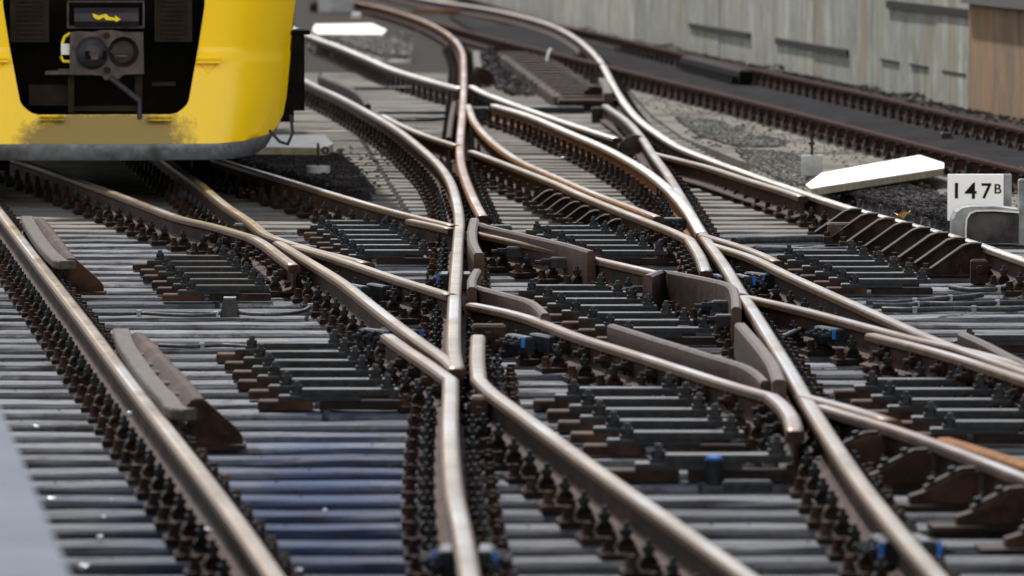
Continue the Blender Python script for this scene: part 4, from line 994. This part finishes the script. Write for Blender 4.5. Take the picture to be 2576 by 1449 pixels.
# covered point machine at the top
c=G(1370,205,0)
t=empty('point_machine',(c.x,c.y,0),'dark ribbed point machine lying between the rails at the top centre','point machine',None,.035)
for (x,y0,y1,wd_,h_) in ((-.22,-9.5,8.0,.10,.11),(.02,-10.5,9.5,.24,.07),(.30,-10.5,8.5,.10,.10)):
    MB().box((x,(y0+y1)/2,h_/2),(wd_,y1-y0,h_),0,0,bev=.01).obj('beam',M['rust'],t)
MB().box((.04,-1,.035),(.50,17.5,.06)).obj('deck',M['rust_d'],t)
for i in range(17):
    MB().box((.04+random.uniform(-.02,.02),-10.4+i*1.2,.095),(.62,.30,.05),0,0,bev=.012).obj('rib',M['rust_d' if i%3 else 'rust'],t)
gbox('machine_cover','dark flat cover at the near end of the ribbed point machine','cover',1400,283,(.55,.3,.06),'ironblk')
gbox('white_peg','small pale peg beside the ribbed point machine','peg',1208,268-90,(.05,.05,.12),'grey_metal')
# curved pipe on the inner far rail
q=G(1385,140,ZR); mb=MB(); mb.tube([(-.05,-.4,-.06),(-.03,0,.02),(.0,.3,.07),(.03,.3,.05)],.018,8); tag(mb.obj('pipe',M['grey_metal'],None,tuple(q)),'short pale bent pipe hooked over the inner far rail','pipe')
# black trough cover on the outer far rail
A_=G(1742,146,ZR); B_=G(1890,182,ZR); dd=(A_-B_); mb=MB(); mb.box((0,0,0),(.16,dd.length,.15),0,0,bev=.02)
for i in range(24): mb.box((-.12,-dd.length/2+(i+.5)*dd.length/24,-.03),(.10,.09,.07),0,0,top=(.5,.6))
o=mb.obj('rail_cover',M['dirtblk'],None,((A_.x+B_.x)/2-.06,(A_.y+B_.y)/2,.125),-math.atan2(dd.x,dd.y)); tag(o,'long black cover box over the outer far rail near the wall','cover')
for x,y,xx,yy,lb in ((1150,245,.16,.05,'a'),):
    pass
# ------------------------------------------------------------------ litter
def flake(name,label,cat,px,py,r,m,z=.01):
    c=G(px,py,z); mb=MB(); n=7; vs=[(0,0,.012)]
    for i in range(n):
        a=2*math.pi*i/n; q=r*random.uniform(.6,1.15); vs.append((q*math.cos(a),q*math.sin(a)*.8,random.uniform(0,r*.8)))
    vs+= [(0,0,-.004)]
    mb.add(vs,[(0,1+i,1+(i+1)%n) for i in range(n)]+[(n+1,1+(i+1)%n,1+i) for i in range(n)])
    return tag(mb.obj(name,M[m],None,tuple(c)),label,cat)
flake('leaf','curled golden leaf on the dark ballast behind the gleaming rail','leaf',2272,549,.07,'leaf',.135)
flake('leaf','bright orange leaf on a fastening left of the centre rail','leaf',1016,622,.028,'leaf',.05)
flake('leaf','tiny pale leaf just right of the bright orange leaf','leaf',1049,618,.015,'leaf',.05)
flake('leaf','small leaf at the foot of the far track near the big white board','leaf',2370,432,.03,'leaf',.03)
for lb,x,y,r,z in (('biggest white scrap of litter, lying in the bottom left corner',207,1432,.016,.03),('white litter scrap on the sleepers near the platform edge',131,1257,.009,.01),('small white litter scrap left of the left running rail, near the bottom',251,1353,.008,.01),
    ('pale litter scrap on the sleepers left of the left running rail',90,1074,.010,.01),('crumpled white litter on the rail foot of the left running rail',325,1043,.014,.05),('white litter on the rail foot lower down the left running rail',521,1336,.012,.05),
    ('tiny pale speck of litter under the left rail bolts',279,1261,.006,.01),('tiny white litter scrap at the bottom right of the left running rail',725,1407,.008,.01),('small light litter scrap at the bottom edge between rails',752,1437,.008,.01),
    ('white speck of litter on the sleepers between the left rail and centre rail',817,1286,.006,.01),('greenish glass scrap low on the left sleepers',262,1303,.006,.01),('small white litter scrap by the raised plate, beyond the centre rail',1413,398,.012,.01)):
    flake('litter',lb,'litter',x,y,r*1.7,'glass',z)
# loose chippings scattered over and between the sleepers
mb=MB()
for i in range(14000):
    Y=random.uniform(21,47); X=random.uniform(-.08*Y-.2,.08*Y+.3)
    k=(Y-ROW0)/ROW; f=abs(k-round(k)); z=.0 if f<.18 else -.115
    if f<.18 and random.random()<.72: continue
    if .18<=f<.21: continue
    stone(mb,(X,Y,z+.004),random.uniform(.003,.008) if z==0 else random.uniform(.012,.026))
mg=MB()
for i in range(2200):
    px=random.uniform(1550,2575); f=(px-1550)/1025; py=random.uniform(205+f*220,250+f*300); q=G(px,py,.02)
    if random.random()<.5: continue
    stone(mg,(q.x,q.y,.026),random.uniform(.006,.018))
tag(mg.obj('gravel',M['gravel_l'],fix=False),kind='stuff',label='loose pale stones scattered along the walkway beside the far track',cat='gravel')
tag(mb.obj('chippings',M['gravel_d'],fix=False),kind='stuff',label='loose dark chippings scattered over and between the sleepers',cat='gravel')

for lb,px in (('upper dark strip standing for a gap in the pale far sleepers right of the train',[(800,222),(900,223),(1000,222),(1110,224)]),('lower dark strip standing for a gap in the pale far sleepers behind the curved rail',[(955,284),(1020,283),(1080,284),(1125,283)]),('dark strip standing for a gap just below the lower one near the centre rail',[(1000,300),(1050,303),(1120,298)])):
    cable(lb,px,r=.02,z=.03)  # dark tubes added in place of the dark gaps between far sleepers
